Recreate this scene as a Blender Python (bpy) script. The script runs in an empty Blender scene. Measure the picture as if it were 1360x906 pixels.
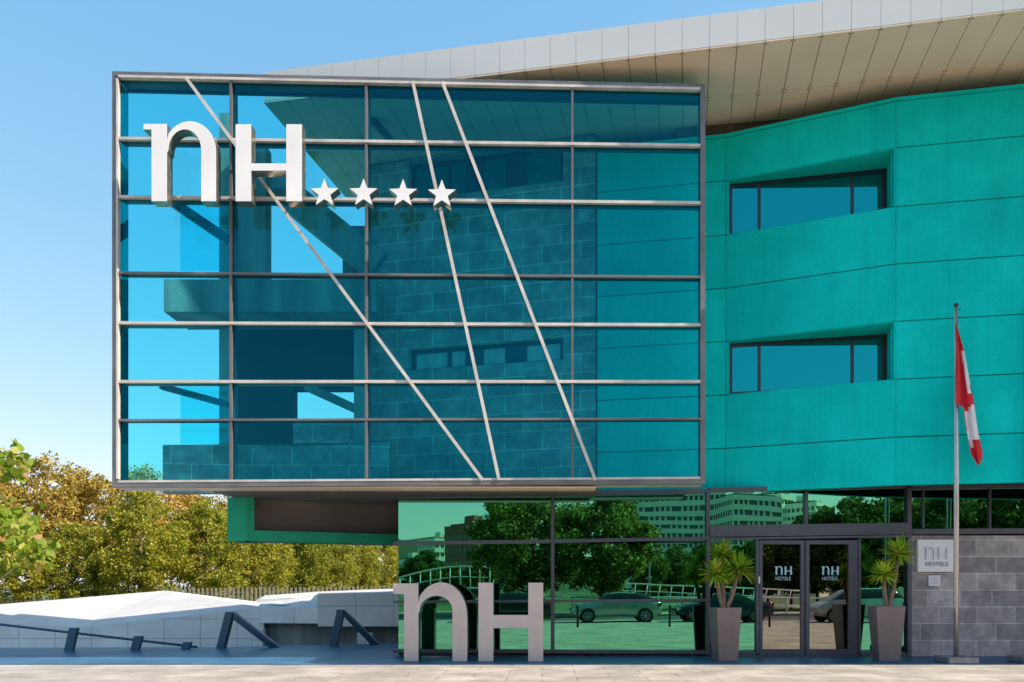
import bpy, bmesh, math, random
import numpy as np
from mathutils import Vector, Matrix
random.seed(7); rng = np.random.default_rng(7)
R = math.radians
scene = bpy.context.scene
COL = scene.collection
F = 1050.0; CX = 720.0; HZ = 785.0; EYE = 1.5
# survey helper: converts measured bearings + a chosen real distance to metres
def P(px, py, Y): return Vector(((px-CX)/F*Y, Y, EYE+(HZ-py)/F*Y))
def X(px, Y): return (px-CX)/F*Y
def Z(py, Y): return EYE+(HZ-py)/F*Y

# ------------------------------------------------------------------ materials
def newmat(name):
    m = bpy.data.materials.new(name); m.use_nodes = True
    nt = m.node_tree; nt.nodes.clear()
    out = nt.nodes.new('ShaderNodeOutputMaterial')
    return m, nt, out
def N(nt, t, **kw):
    n = nt.nodes.new(t)
    for k, v in kw.items():
        if k in n.inputs: n.inputs[k].default_value = v
        else: setattr(n, k, v)
    return n
def L(nt, a, b): nt.links.new(a, b)
def ramp(nt, src, stops):
    r = nt.nodes.new('ShaderNodeValToRGB')
    while len(r.color_ramp.elements) < len(stops): r.color_ramp.elements.new(0.5)
    for e, (p, c) in zip(r.color_ramp.elements, stops): e.position = p; e.color = (*c, 1)
    L(nt, src, r.inputs[0]); return r.outputs[0]
def coords(nt, scale=(1,1,1), rot=(0,0,0)):
    tc = nt.nodes.new('ShaderNodeTexCoord'); mp = nt.nodes.new('ShaderNodeMapping')
    mp.inputs['Scale'].default_value = scale; mp.inputs['Rotation'].default_value = rot
    L(nt, tc.outputs['Object'], mp.inputs[0]); return mp.outputs[0]
def mixc(nt, a, b, fac, mode='MIX'):
    n = nt.nodes.new('ShaderNodeMix'); n.data_type = 'RGBA'; n.blend_type = mode
    for inp, v in ((n.inputs[6], a), (n.inputs[7], b), (n.inputs[0], fac)):
        if hasattr(v, 'is_linked'): L(nt, v, inp)
        else: inp.default_value = (*v, 1) if isinstance(v, tuple) else v
    return n.outputs[2]
def noise(nt, vec, scale, detail=4, rough=0.55):
    n = N(nt, 'ShaderNodeTexNoise', Scale=scale, Detail=detail, Roughness=rough); L(nt, vec, n.inputs['Vector']); return n.outputs['Fac']
def bump(nt, h, strength, dist=0.02):
    b = N(nt, 'ShaderNodeBump', Strength=strength, Distance=dist); L(nt, h, b.inputs['Height']); return b.outputs[0]
def basic(name, c1, c2=None, rough=0.6, metal=0.0, nscale=3.0, bumps=0.0, streak=False, spec=0.5, fine=None):
    m, nt, out = newmat(name)
    b = nt.nodes.new('ShaderNodeBsdfPrincipled'); L(nt, b.outputs[0], out.inputs[0])
    c2 = c2 or tuple(min(1, x*0.82) for x in c1)
    v = coords(nt, (1,1,0.15) if streak else (1,1,1))
    f = noise(nt, v, nscale)
    col = ramp(nt, f, [(0.3, c2), (0.7, c1)])
    if fine:
        f2 = noise(nt, coords(nt), fine, 2, 0.7)
        col = mixc(nt, col, ramp(nt, f2, [(0.3, (0.72,0.72,0.72)), (0.65, (1,1,1))]), 0.8, 'MULTIPLY')
    L(nt, col, b.inputs['Base Color'])
    b.inputs['Roughness'].default_value = rough; b.inputs['Metallic'].default_value = metal
    b.inputs['Specular IOR Level'].default_value = spec
    if bumps: L(nt, bump(nt, noise(nt, coords(nt), nscale*12, 3), bumps), b.inputs['Normal'])
    return m
def blocks(name, c1, c2, mortar, bw, bh, msize, rough=0.7, plane='XZ', bumps=0.25, off=0.5, blot=1.5, spec=0.5, squash=1.0, vary=1.0):
    m, nt, out = newmat(name)
    b = nt.nodes.new('ShaderNodeBsdfPrincipled'); L(nt, b.outputs[0], out.inputs[0])
    v = coords(nt)
    s = nt.nodes.new('ShaderNodeSeparateXYZ'); L(nt, v, s.inputs[0])
    c = nt.nodes.new('ShaderNodeCombineXYZ')
    L(nt, s.outputs['Y' if plane == 'YZ' else 'X'], c.inputs[0]); L(nt, s.outputs['Y' if plane == 'XY' else 'Z'], c.inputs[1])
    br = nt.nodes.new('ShaderNodeTexBrick'); L(nt, c.outputs[0], br.inputs['Vector'])
    br.offset = off; br.squash = squash; br.squash_frequency = 3
    br.inputs['Scale'].default_value = 1; br.inputs['Mortar Size'].default_value = msize
    br.inputs['Brick Width'].default_value = bw; br.inputs['Row Height'].default_value = bh
    br.inputs['Mortar Smooth'].default_value = 0.3
    br.inputs['Color1'].default_value = (*c1, 1); br.inputs['Color2'].default_value = (*c2, 1); br.inputs['Mortar'].default_value = (*mortar, 1)
    n = noise(nt, v, blot, 7, 0.65)
    k = ramp(nt, n, [(0.3, (1-0.42*vary,)*3), (0.5, (0.85,)*3), (0.72, (1+0.3*vary,)*3)])
    L(nt, mixc(nt, br.outputs['Color'], k, 0.9, 'MULTIPLY'), b.inputs['Base Color'])
    b.inputs['Roughness'].default_value = rough; b.inputs['Specular IOR Level'].default_value = spec
    inv = N(nt, 'ShaderNodeMath', operation='SUBTRACT'); inv.inputs[0].default_value = 1; L(nt, br.outputs['Fac'], inv.inputs[1])
    ad = N(nt, 'ShaderNodeMath', operation='MULTIPLY_ADD'); L(nt, noise(nt, v, 25, 4), ad.inputs[0]); ad.inputs[1].default_value = 0.35; L(nt, inv.outputs[0], ad.inputs[2])
    L(nt, bump(nt, ad.outputs[0], bumps, 0.01), b.inputs['Normal'])
    return m
def glass(name, tint, refl, fac, rough=0.0, wob=0.02, wscale=0.6, fres=0.5):
    """pane: tinted see-through mixed with tinted reflection"""
    m, nt, out = newmat(name)
    tr = nt.nodes.new('ShaderNodeBsdfTransparent'); tr.inputs[0].default_value = (*tint, 1)
    gl = nt.nodes.new('ShaderNodeBsdfGlossy'); gl.inputs['Color'].default_value = (*refl, 1); gl.inputs['Roughness'].default_value = rough
    if wob: L(nt, bump(nt, noise(nt, coords(nt), wscale, 1), wob, 0.1), gl.inputs['Normal'])
    lw = nt.nodes.new('ShaderNodeFresnel'); lw.inputs[0].default_value = 1.45
    ma = N(nt, 'ShaderNodeMath', operation='MULTIPLY_ADD'); L(nt, lw.outputs[0], ma.inputs[0]); ma.inputs[1].default_value = fres; ma.inputs[2].default_value = fac; ma.use_clamp = True
    mx = nt.nodes.new('ShaderNodeMixShader'); L(nt, ma.outputs[0], mx.inputs[0]); L(nt, tr.outputs[0], mx.inputs[1]); L(nt, gl.outputs[0], mx.inputs[2])
    L(nt, mx.outputs[0], out.inputs[0]); return m
def leafmat(name, stops, trans=0.35):
    m, nt, out = newmat(name)
    g = nt.nodes.new('ShaderNodeNewGeometry'); oi = nt.nodes.new('ShaderNodeObjectInfo')
    c = ramp(nt, g.outputs['Random Per Island'], stops)
    hs = nt.nodes.new('ShaderNodeHueSaturation'); L(nt, c, hs.inputs['Color'])
    mr = nt.nodes.new('ShaderNodeMapRange'); L(nt, oi.outputs['Random'], mr.inputs[0]); mr.inputs[3].default_value = 0.485; mr.inputs[4].default_value = 0.512
    L(nt, mr.outputs[0], hs.inputs['Hue'])
    mv = nt.nodes.new('ShaderNodeMapRange'); L(nt, oi.outputs['Random'], mv.inputs[0]); mv.inputs[3].default_value = 1.15; mv.inputs[4].default_value = 0.8
    L(nt, mv.outputs[0], hs.inputs['Value'])
    b = nt.nodes.new('ShaderNodeBsdfPrincipled'); L(nt, hs.outputs[0], b.inputs['Base Color']); b.inputs['Roughness'].default_value = 0.55
    b.inputs['Specular IOR Level'].default_value = 0.3
    t = nt.nodes.new('ShaderNodeBsdfTranslucent'); L(nt, hs.outputs[0], t.inputs[0])
    mx = nt.nodes.new('ShaderNodeMixShader'); mx.inputs[0].default_value = trans
    L(nt, b.outputs[0], mx.inputs[1]); L(nt, t.outputs[0], mx.inputs[2]); L(nt, mx.outputs[0], out.inputs[0]); return m

M = {}
def teal_panel():
    m, nt, out = newmat('weathered_teal_render')
    b = nt.nodes.new('ShaderNodeBsdfPrincipled'); L(nt, b.outputs[0], out.inputs[0])
    col = ramp(nt, noise(nt, coords(nt), 0.9, 5, 0.6), [(0.3, (0.001,0.58,0.52)), (0.7, (0.004,0.74,0.67))])
    g = nt.nodes.new('ShaderNodeNewGeometry')
    col = mixc(nt, col, ramp(nt, g.outputs['Random Per Island'], [(0.0, (0.90,0.91,0.94)), (1.0, (1,1,1))]), 1.0, 'MULTIPLY')
    col = mixc(nt, col, ramp(nt, noise(nt, coords(nt, (2.2,2.2,0.12)), 2.4, 6, 0.7), [(0.28, (0.80,0.84,0.86)), (0.52, (1,1,1))]), 0.75, 'MULTIPLY')
    col = mixc(nt, col, ramp(nt, noise(nt, coords(nt), 24, 3, 0.75), [(0.3, (0.80,0.80,0.82)), (0.62, (1,1,1))]), 0.7, 'MULTIPLY')
    col = mixc(nt, col, (0.02,0.13,0.14), ramp(nt, noise(nt, coords(nt), 5.5, 4, 0.8), [(0.66, (0,0,0)), (0.80, (0.35,0.35,0.35))]))
    L(nt, col, b.inputs['Base Color']); b.inputs['Roughness'].default_value = 0.85; b.inputs['Specular IOR Level'].default_value = 0.08
    L(nt, bump(nt, noise(nt, coords(nt), 18, 3), 0.25), b.inputs['Normal']); return m
M['teal'] = teal_panel()
M['teal_plain'] = basic('teal_render', (0.001,0.66,0.54), (0.001,0.58,0.47), 0.85, nscale=1.6, bumps=0.3, fine=22, spec=0.08)
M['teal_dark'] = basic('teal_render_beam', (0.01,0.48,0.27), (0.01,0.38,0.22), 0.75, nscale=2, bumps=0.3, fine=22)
M['joint'] = basic('joint_shadow_gap', (0.02,0.05,0.05), rough=0.9)
M['brown'] = blocks('brown_brick', (0.16,0.10,0.07), (0.12,0.075,0.05), (0.06,0.045,0.04), 0.9, 0.35, 0.012)
M['block'] = blocks('grey_block', (0.36,0.42,0.41), (0.24,0.29,0.29), (0.62,0.68,0.66), 0.92, 0.45, 0.014, blot=2.3, vary=1.3)
M['concrete'] = basic('stained_concrete', (0.42,0.48,0.46), (0.12,0.16,0.16), 0.85, nscale=1.4, bumps=0.3, streak=True)
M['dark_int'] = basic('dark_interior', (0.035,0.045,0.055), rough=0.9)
M['steel_dark'] = basic('dark_anodised', (0.055,0.06,0.075), (0.045,0.05,0.06), 0.35, 0.6, nscale=4)
M['frame_grey'] = basic('grey_frame_paint', (0.10,0.10,0.12), (0.08,0.08,0.10), 0.4, 0.2, nscale=4)
M['champagne'] = basic('champagne_aluminium', (0.74,0.66,0.60), (0.50,0.45,0.41), 0.38, 0.12, nscale=2.5)
M['outer_frame'] = basic('outer_box_aluminium', (0.24,0.22,0.22), (0.14,0.13,0.135), 0.38, 0.35, nscale=1.5)
M['mullion'] = basic('mauve_grey_mullion', (0.20,0.17,0.17), (0.14,0.12,0.12), 0.4, 0.2, nscale=1.5)
M['pale_sky_pane'] = basic('sky_reflection_pane', (0.62,0.66,0.66), (0.40,0.44,0.45), 0.8, nscale=5, streak=True)  # pale streaked pane; reflected sky is painted into the colour
M['fascia'] = basic('pale_roof_panel', (0.82,0.79,0.77), (0.77,0.75,0.73), 0.5, 0.0, nscale=0.5)
M['soffit'] = basic('beige_soffit_panel', (0.95,0.73,0.54), (0.86,0.655,0.48), 0.42, 0.0, nscale=0.7)
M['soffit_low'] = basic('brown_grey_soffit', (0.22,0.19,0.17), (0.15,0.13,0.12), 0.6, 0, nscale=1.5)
M['letter_white'] = basic('brushed_white_letter', (0.95,0.89,0.86), (0.84,0.79,0.77), 0.30, 0.08, nscale=1.4)
M['letter_grey'] = basic('grey_letter', (0.64,0.53,0.49), (0.54,0.45,0.42), 0.4, 0.05, nscale=2.2)
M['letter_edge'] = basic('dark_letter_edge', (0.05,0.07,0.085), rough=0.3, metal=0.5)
M['letter_return'] = basic('polished_letter_return', (0.62,0.58,0.50), (0.30,0.27,0.22), 0.2, 0.85, nscale=6)
M['stone_grey'] = blocks('grey_stone_cladding', (0.45,0.40,0.40), (0.27,0.24,0.25), (0.70,0.66,0.66), 0.86, 0.38, 0.008, blot=3.2, vary=1.1, squash=0.85)
M['dark_paving_shade'] = blocks('dark_paving_with_shade', (0.045,0.14,0.25), (0.035,0.115,0.21), (0.025,0.06,0.11), 1.6, 0.8, 0.008, spec=0.15, rough=0.42, plane='XY', blot=0.7, bumps=0.08)  # dark stone; building shade and sky blue are also put into its colour
M['paving'] = blocks('pale_paving', (0.43,0.375,0.325), (0.385,0.335,0.29), (0.22,0.19,0.165), 1.2, 0.6, 0.012, rough=0.75, plane='XY', blot=0.9, bumps=0.3, vary=1.15)
M['asphalt'] = basic('asphalt', (0.07,0.07,0.07), (0.045,0.045,0.047), 0.85, nscale=6, bumps=0.4)
M['paint'] = basic('road_paint', (0.78,0.78,0.75), rough=0.7)
M['kerb'] = basic('kerb_stone', (0.38,0.36,0.33), rough=0.8)
M['grass'] = basic('lawn', (0.09,0.13,0.03), (0.05,0.09,0.02), 0.9, nscale=0.6, bumps=0.5)
M['court'] = basic('lower_court_floor', (0.10,0.12,0.15), rough=0.6)
M['white_tile'] = blocks('white_stone_tile', (0.92,0.90,0.88), (0.87,0.86,0.85), (0.36,0.38,0.42), 1.15, 0.62, 0.010, rough=0.5, off=0.0, blot=0.5, bumps=0.15, vary=0.25)
M['white_top'] = blocks('white_coping', (0.58,0.54,0.515), (0.545,0.51,0.49), (0.40,0.38,0.37), 1.6, 1.6, 0.012, rough=0.7, plane='XY', off=0.5, blot=0.5, bumps=0.1, vary=0.35)
M['wood_fence'] = basic('weathered_fence', (0.36,0.30,0.21), (0.22,0.18,0.12), 0.8, nscale=3)
M['fence_dark'] = basic('old_fence', (0.10,0.085,0.04), rough=0.8)
M['navy_steel'] = basic('navy_steel', (0.035,0.10,0.16), (0.028,0.08,0.13), 0.4, 0.2)
M['pot'] = basic('taupe_pot', (0.22,0.17,0.165), (0.15,0.115,0.115), 0.5, nscale=2)
M['soil'] = basic('soil', (0.03,0.022,0.015), rough=0.95)
M['chrome'] = basic('brushed_pole', (0.55,0.54,0.53), (0.46,0.45,0.44), 0.3, 0.7)
M['red'] = basic('red_cloth', (0.62,0.015,0.025), (0.55,0.01,0.02), 0.8)
M['white_cloth'] = basic('white_cloth', (0.82,0.80,0.84), rough=0.8)
M['black'] = basic('black_paint', (0.015,0.015,0.016), rough=0.4)
M['rubber'] = basic('rubber', (0.015,0.015,0.015), rough=0.8)
M['rim'] = basic('alloy', (0.55,0.55,0.56), rough=0.3, metal=0.8)
M['bark'] = basic('bark', (0.16,0.12,0.08), (0.08,0.06,0.04), 0.9, nscale=8, bumps=0.8)
M['yucca_bark'] = basic('yucca_bark', (0.36,0.26,0.20), (0.20,0.14,0.10), 0.85, nscale=14, bumps=0.8)
M['white_paint'] = basic('white_paint', (0.80,0.80,0.78), rough=0.5)
M['facade_white'] = basic('apartment_render', (0.90,0.87,0.78), rough=0.8)
M['facade_red'] = basic('red_brick', (0.33,0.12,0.08), rough=0.8)
M['facade_tan'] = basic('tan_render', (0.50,0.42,0.32), rough=0.8)
M['roof_tile'] = basic('roof_tile', (0.32,0.17,0.11), rough=0.8)
M['slate'] = basic('slate', (0.09,0.09,0.10), rough=0.7)
M['apt_glass'] = basic('apartment_window', (0.06,0.08,0.10), rough=0.15)
M['sign_plate'] = basic('sign_plate', (0.86,0.81,0.81), (0.80,0.76,0.76), 0.4, 0.1)
M['sign_white'] = basic('sign_lettering', (0.80,0.80,0.84), rough=0.35)
M['sign_grey'] = basic('sign_letter_side', (0.40,0.42,0.48), rough=0.4)  # plain mid grey for letter sides and small text
M['door_text'] = basic('door_vinyl', (0.45,0.68,0.80), rough=0.6)
M['base_stone'] = basic('base_stone', (0.22,0.22,0.24), (0.13,0.13,0.15), 0.75, nscale=9, bumps=0.4)
M['hill'] = basic('hill', (0.07,0.10,0.045), (0.05,0.075,0.035), 0.95, nscale=0.02)
M['tail'] = basic('tail_lamp', (0.5,0.01,0.02), rough=0.2)
M['lamp_glass'] = basic('lamp_glass', (0.7,0.7,0.72), rough=0.1)
M['car_silver'] = basic('car_paint_silver', (0.42,0.45,0.45), rough=0.25, metal=0.5)
M['car_blue'] = basic('car_paint_navy', (0.015,0.035,0.06), rough=0.15)
M['car_grey'] = basic('car_paint_grey', (0.50,0.50,0.48), rough=0.25, metal=0.3)
M['car_black'] = basic('car_paint_black', (0.02,0.022,0.024), rough=0.15)
M['car_glass'] = basic('car_glass', (0.01,0.012,0.015), rough=0.05)
M['g_screen'] = glass('blue_screen_glass', (0.21,0.86,0.93), (0.02,0.62,0.88), 0.065, wob=0.06, wscale=0.35, fres=0.5)
M['g_back'] = glass('inner_cyan_glass', (0.45,0.94,0.98), (0.6,0.9,1.0), 0.03, wob=0)
M['g_lobby'] = glass('green_lobby_glass', (0.10,0.45,0.25), (0.17,0.60,0.38), 0.74, wob=0.02, wscale=0.7)
M['g_door'] = glass('door_glass', (0.25,0.25,0.22), (0.46,0.43,0.36), 0.68, wob=0.01)
M['g_window'] = glass('teal_window_glass', (0.02,0.10,0.12), (0.01,0.36,0.38), 0.8, wob=0.01)
M['leaf_hedge'] = leafmat('leaf_hedge', [(0.0,(0.09,0.115,0.012)), (0.4,(0.25,0.275,0.022)), (0.8,(0.41,0.40,0.04)), (1.0,(0.54,0.46,0.06))], 0.45)
M['leaf_autumn'] = leafmat('leaf_autumn', [(0.0,(0.16,0.11,0.02)), (0.35,(0.50,0.33,0.06)), (0.75,(0.66,0.42,0.12)), (1.0,(0.50,0.46,0.07))], 0.4)
M['leaf_near'] = leafmat('leaf_near', [(0.0,(0.09,0.19,0.012)), (0.6,(0.23,0.34,0.03)), (0.88,(0.46,0.44,0.09)), (1.0,(0.45,0.27,0.12))], 0.5)
M['leaf_dark'] = leafmat('leaf_dark', [(0.0,(0.05,0.085,0.015)), (0.6,(0.11,0.16,0.025)), (1.0,(0.26,0.23,0.04))])
M['leaf_yucca'] = leafmat('leaf_yucca', [(0.0,(0.16,0.36,0.02)), (0.6,(0.42,0.62,0.04)), (0.88,(0.62,0.66,0.08)), (1.0,(0.55,0.32,0.08))], 0.35)
M['leaf_plane'] = leafmat('leaf_plane', [(0.0,(0.04,0.07,0.015)), (0.55,(0.15,0.20,0.03)), (0.85,(0.34,0.34,0.06)), (1.0,(0.70,0.60,0.10))], 0.35)

# ------------------------------------------------------------------ geometry helpers
class MB:
    def __init__(s): s.bm = bmesh.new(); s.mats = []
    def mi(s, m):
        if m not in s.mats: s.mats.append(m)
        return s.mats.index(m)
    def hull8(s, v, m):     # v: 4 bottom/front pts, 4 opposite pts in the same order
        vs = [s.bm.verts.new(p) for p in v]; i = s.mi(m)
        for f in ((0,1,2,3),(7,6,5,4),(0,4,5,1),(1,5,6,2),(2,6,7,3),(3,7,4,0)):
            fc = s.bm.faces.new([vs[k] for k in f]); fc.material_index = i
    def box(s, x0, x1, y0, y1, z0, z1, m):
        s.hull8([(x0,y0,z0),(x1,y0,z0),(x1,y0,z1),(x0,y0,z1),(x0,y1,z0),(x1,y1,z0),(x1,y1,z1),(x0,y1,z1)], m)
    def prism_y(s, pts, dy, m, m_side=None, m_back=None):   # pts: front outline (3d), extruded by dy along Y
        n = len(pts); a = [s.bm.verts.new(p) for p in pts]; b = [s.bm.verts.new((p[0],p[1]+dy,p[2])) for p in pts]
        f = s.bm.faces.new(a); f.material_index = s.mi(m)
        f = s.bm.faces.new(b[::-1]); f.material_index = s.mi(m_back or m_side or m)
        for k in range(n):
            f = s.bm.faces.new([a[k], b[k], b[(k+1)%n], a[(k+1)%n]]); f.material_index = s.mi(m_side or m)
    def prism_z(s, pts, z0, z1, m):    # footprint polygon (x,y)
        n = len(pts); a = [s.bm.verts.new((p[0],p[1],z0)) for p in pts]; b = [s.bm.verts.new((p[0],p[1],z1)) for p in pts]
        i = s.mi(m)
        for f in [a[::-1], b]: s.bm.faces.new(f).material_index = i
        for k in range(n): s.bm.faces.new([a[k], a[(k+1)%n], b[(k+1)%n], b[k]]).material_index = i
    def barxz(s, x0, z0, x1, z1, w, ya, yb, m, ext=0.0):  # strip in a facade plane with depth ya..yb
        d = Vector((x1-x0, z1-z0)); d.normalize(); n = Vector((-d.y, d.x))*w/2
        x0 -= d.x*ext; z0 -= d.y*ext; x1 += d.x*ext; z1 += d.y*ext
        q = [(x0-n.x,z0-n.y),(x1-n.x,z1-n.y),(x1+n.x,z1+n.y),(x0+n.x,z0+n.y)]
        s.hull8([(a,ya,b) for a,b in q]+[(a,yb,b) for a,b in q], m)
    def tube(s, pts, radii, m, seg=8, caps=True):
        i = s.mi(m); rings = []
        for k, p in enumerate(pts):
            p = Vector(p)
            d = (Vector(pts[min(k+1,len(pts)-1)])-Vector(pts[max(k-1,0)])).normalized()
            u = d.orthogonal().normalized() if abs(d.z) < 0.99 else Vector((1,0,0)); w = d.cross(u).normalized(); u = w.cross(d)
            r = radii[k] if isinstance(radii, (list,tuple)) else radii
            rings.append([s.bm.verts.new(p+u*r*math.cos(2*math.pi*t/seg)+w*r*math.sin(2*math.pi*t/seg)) for t in range(seg)])
        for a, b in zip(rings, rings[1:]):
            for t in range(seg):
                f = s.bm.faces.new([a[t], a[(t+1)%seg], b[(t+1)%seg], b[t]]); f.material_index = i; f.smooth = True
        if caps:
            s.bm.faces.new(rings[0][::-1]).material_index = i; s.bm.faces.new(rings[-1]).material_index = i
    def quad(s, pts, m, smooth=False):
        f = s.bm.faces.new([s.bm.verts.new(p) for p in pts]); f.material_index = s.mi(m); f.smooth = smooth
    def build(s, name, parent=None, bevel=0.0, loc=None, kind=None):
        bmesh.ops.recalc_face_normals(s.bm, faces=s.bm.faces[:])
        me = bpy.data.meshes.new(name)
        if loc is not None:
            for v in s.bm.verts: v.co -= Vector(loc)
        s.bm.to_mesh(me); s.bm.free()
        for m in s.mats: me.materials.append(m)
        o = bpy.data.objects.new(name, me); COL.objects.link(o)
        if loc is not None: o.location = loc
        if parent: o.parent = parent
        if bevel:
            b = o.modifiers.new('bevel', 'BEVEL'); b.width = bevel; b.segments = 2; b.limit_method = 'ANGLE'; b.angle_limit = R(40)
        if kind: o['kind'] = kind
        return o
def tag(o, label, cat, group=None, kind=None):
    o['label'] = label; o['category'] = cat
    if group: o['group'] = group
    if kind: o['kind'] = kind
    return o
def empty(name, label, cat, loc=(0,0,0), group=None, rz=0):
    o = bpy.data.objects.new(name, None); COL.objects.link(o); o.location = loc; o.rotation_euler.z = rz; o.empty_display_size = 0.2
    return tag(o, label, cat, group)
def sheet(name, pts, z, m):
    b = MB(); b.quad([(x,y,z) for x,y in pts], m); o = b.build(name); o['kind'] = 'structure'; return o

# ------------------------------------------------------------------ setting
def slab(name, pts, z0, z1, m):
    b = MB(); b.prism_z(pts, z0, z1, m); o = b.build(name); o['kind'] = 'structure'; return o
XL, XR = -60, 60
slab('plaza_pavement', [(XL,-4.2),(XR,-4.2),(XR,40),(X(528,22.6),40),(X(528,22.6),22.6),(X(300,21.0),21.0),(XL,18.6)], -1.3, 0.0, M['paving'])
slab('dark_shaded_paving_strip', [(XL,16.06),(XR,16.06),(XR,17.99),(X(528,18),17.99),(X(528,22.6),22.55),(X(300,21.0),20.95),(XL,18.55)], 0.0, 0.018, M['dark_paving_shade'])  # front edge follows the shadow line; dark tone fills in where cast shade stops short
slab('kerb', [(XL,-4.5),(XR,-4.5),(XR,-4.2),(XL,-4.2)], -0.2, 0.01, M['kerb'])
sheet('road', [(-300,-16),(300,-16),(300,-4.5),(-300,-4.5)], -0.13, M['asphalt'])
b = MB()
for k in range(-20, 20): b.quad([(k*4.2,-9.6,-0.126),(k*4.2+2.0,-9.6,-0.126),(k*4.2+2.0,-9.45,-0.126),(k*4.2,-9.45,-0.126)], M['paint'])
b.quad([(-80,-5.0,-0.126),(80,-5.0,-0.126),(80,-4.86,-0.126),(-80,-4.86,-0.126)], M['paint'])
b.build('road_marking', kind='structure')
slab('far_pavement', [(-120,-20.5),(120,-20.5),(120,-16),(-120,-16)], -0.2, 0.02, M['paving'])
sheet('ground', [(-1500,-1500),(1500,-1500),(1500,-15.9),(-1500,-15.9)], -0.15, M['grass'])
sheet('lower_court', [(-80,18),(0,18),(0,30),(-80,30)], -1.25, M['court'])
sheet('lawn', [(-1500,29),(1500,29),(1500,1500),(-1500,1500)], -0.06, M['grass'])
# distant hill ridge behind the street
b = MB()
ring = []
for k in range(61):
    x = -900+k*30; h = 26+22*math.sin(k*0.23+2.2)+9*math.sin(k*0.71)+ (16 if k < 26 else 0)
    ring.append((x, max(8,h)))
for (x0,h0),(x1,h1) in zip(ring, ring[1:]):
    b.quad([(x0,-520,-1),(x1,-520,-1),(x1,-640,h1),(x0,-640,h0)], M['hill']); b.quad([(x0,-640,h0),(x1,-640,h1),(x1,-900,-1),(x0,-900,-1)], M['hill'])
b.build('hills', kind='structure')

# ------------------------------------------------------------------ the hotel building
H = empty('hotel_building', 'teal rendered hotel with a blue glass box projecting over a green glazed ground floor', 'building', (0,18,0))
def part(mb, name, parent=None, bevel=0.0):
    o = mb.build(name, None, bevel)
    p = parent or H
    o.parent = p; o.matrix_parent_inverse = Matrix.Translation(-Vector(world_loc(p))); return o
def world_loc(p):
    v = Vector(p.location)
    # nested parts keep identity world transform, so only the root Empty carries an offset
    return v if p.parent is None else Vector((0,0,0))

# teal wall: footprint points (x, y)
WP = [(X(793,18.85),18.85), (X(964,18.3),18.3), (X(1190,16.95),16.95), (X(1360,16.5),16.5), (22.0,15.0)]
JZ = [3.76, 4.80, 6.04, 7.28, 8.51, 9.74, 11.00, 12.0]
G = 0.011
def wall_quad(mb, p0, p1, z0, z1, th, m):
    d = Vector((p1[0]-p0[0], p1[1]-p0[1])).normalized(); n = Vector((-d.y, d.x))*th
    mb.hull8([(p0[0],p0[1],z0),(p1[0],p1[1],z0),(p1[0],p1[1],z1),(p0[0],p0[1],z1),
              (p0[0]+n.x,p0[1]+n.y,z0),(p1[0]+n.x,p1[1]+n.y,z0),(p1[0]+n.x,p1[1]+n.y,z1),(p0[0]+n.x,p0[1]+n.y,z1)], m)
wall = MB()
def lerp2(a, b, t): return (a[0]+(b[0]-a[0])*t, a[1]+(b[1]-a[1])*t)
for j in range(len(JZ)-1):
    z0, z1 = JZ[j]+G, JZ[j+1]-G
    for s in range(4):
        if s == 1 and j in (2, 5):      # window rows
            wall_quad(wall, lerp2(WP[1],WP[2],0.002), lerp2(WP[1],WP[2],0.018), z0, z1, 0.14, M['teal'])
            wall_quad(wall, lerp2(WP[1],WP[2],0.988), lerp2(WP[1],WP[2],0.999), z0, z1, 0.14, M['teal'])
            continue
        a, c = lerp2(WP[s],WP[s+1],0.0012), lerp2(WP[s],WP[s+1],0.9988)
        wall_quad(wall, a, c, z0, z1, 0.14, M['teal'])
wo = part(wall, 'wall'); wo['label'] = 'teal rendered upper wall with thin horizontal joints'
back = MB()
def off(p, q, t): 
    d = Vector((q[0]-p[0], q[1]-p[1])).normalized(); n = Vector((-d.y, d.x))*t; return (p[0]+n.x, p[1]+n.y), (q[0]+n.x, q[1]+n.y)
for s in range(4):
    a, c = off(WP[s], WP[s+1], 0.141)
    if s == 1:
        for j in range(len(JZ)-1):
            if j in (2,5): continue
            wall_quad(back, a, c, JZ[j]-(0.0 if j else -0.02), JZ[j+1]-(0.0 if j < 6 else 0.02), 0.05, M['joint'])
    else: wall_quad(back, a, c, JZ[0]+0.02, 11.96, 0.05, M['joint'])
part(back, 'wall_backing')
# thin projecting lip of the top coping
cap = MB()
for s in range(4):
    a, c = off(WP[s], WP[s+1], -0.03)
    wall_quad(cap, a, c, 12.003, 12.07, 0.3, M['teal'])
part(cap, 'coping')
# core volume behind the walls (closed, dark inside)
core = MB()
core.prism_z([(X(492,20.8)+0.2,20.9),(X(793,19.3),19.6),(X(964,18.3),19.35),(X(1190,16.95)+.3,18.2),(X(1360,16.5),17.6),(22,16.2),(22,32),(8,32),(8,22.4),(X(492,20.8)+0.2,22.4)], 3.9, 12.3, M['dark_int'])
part(core, 'core')
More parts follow.
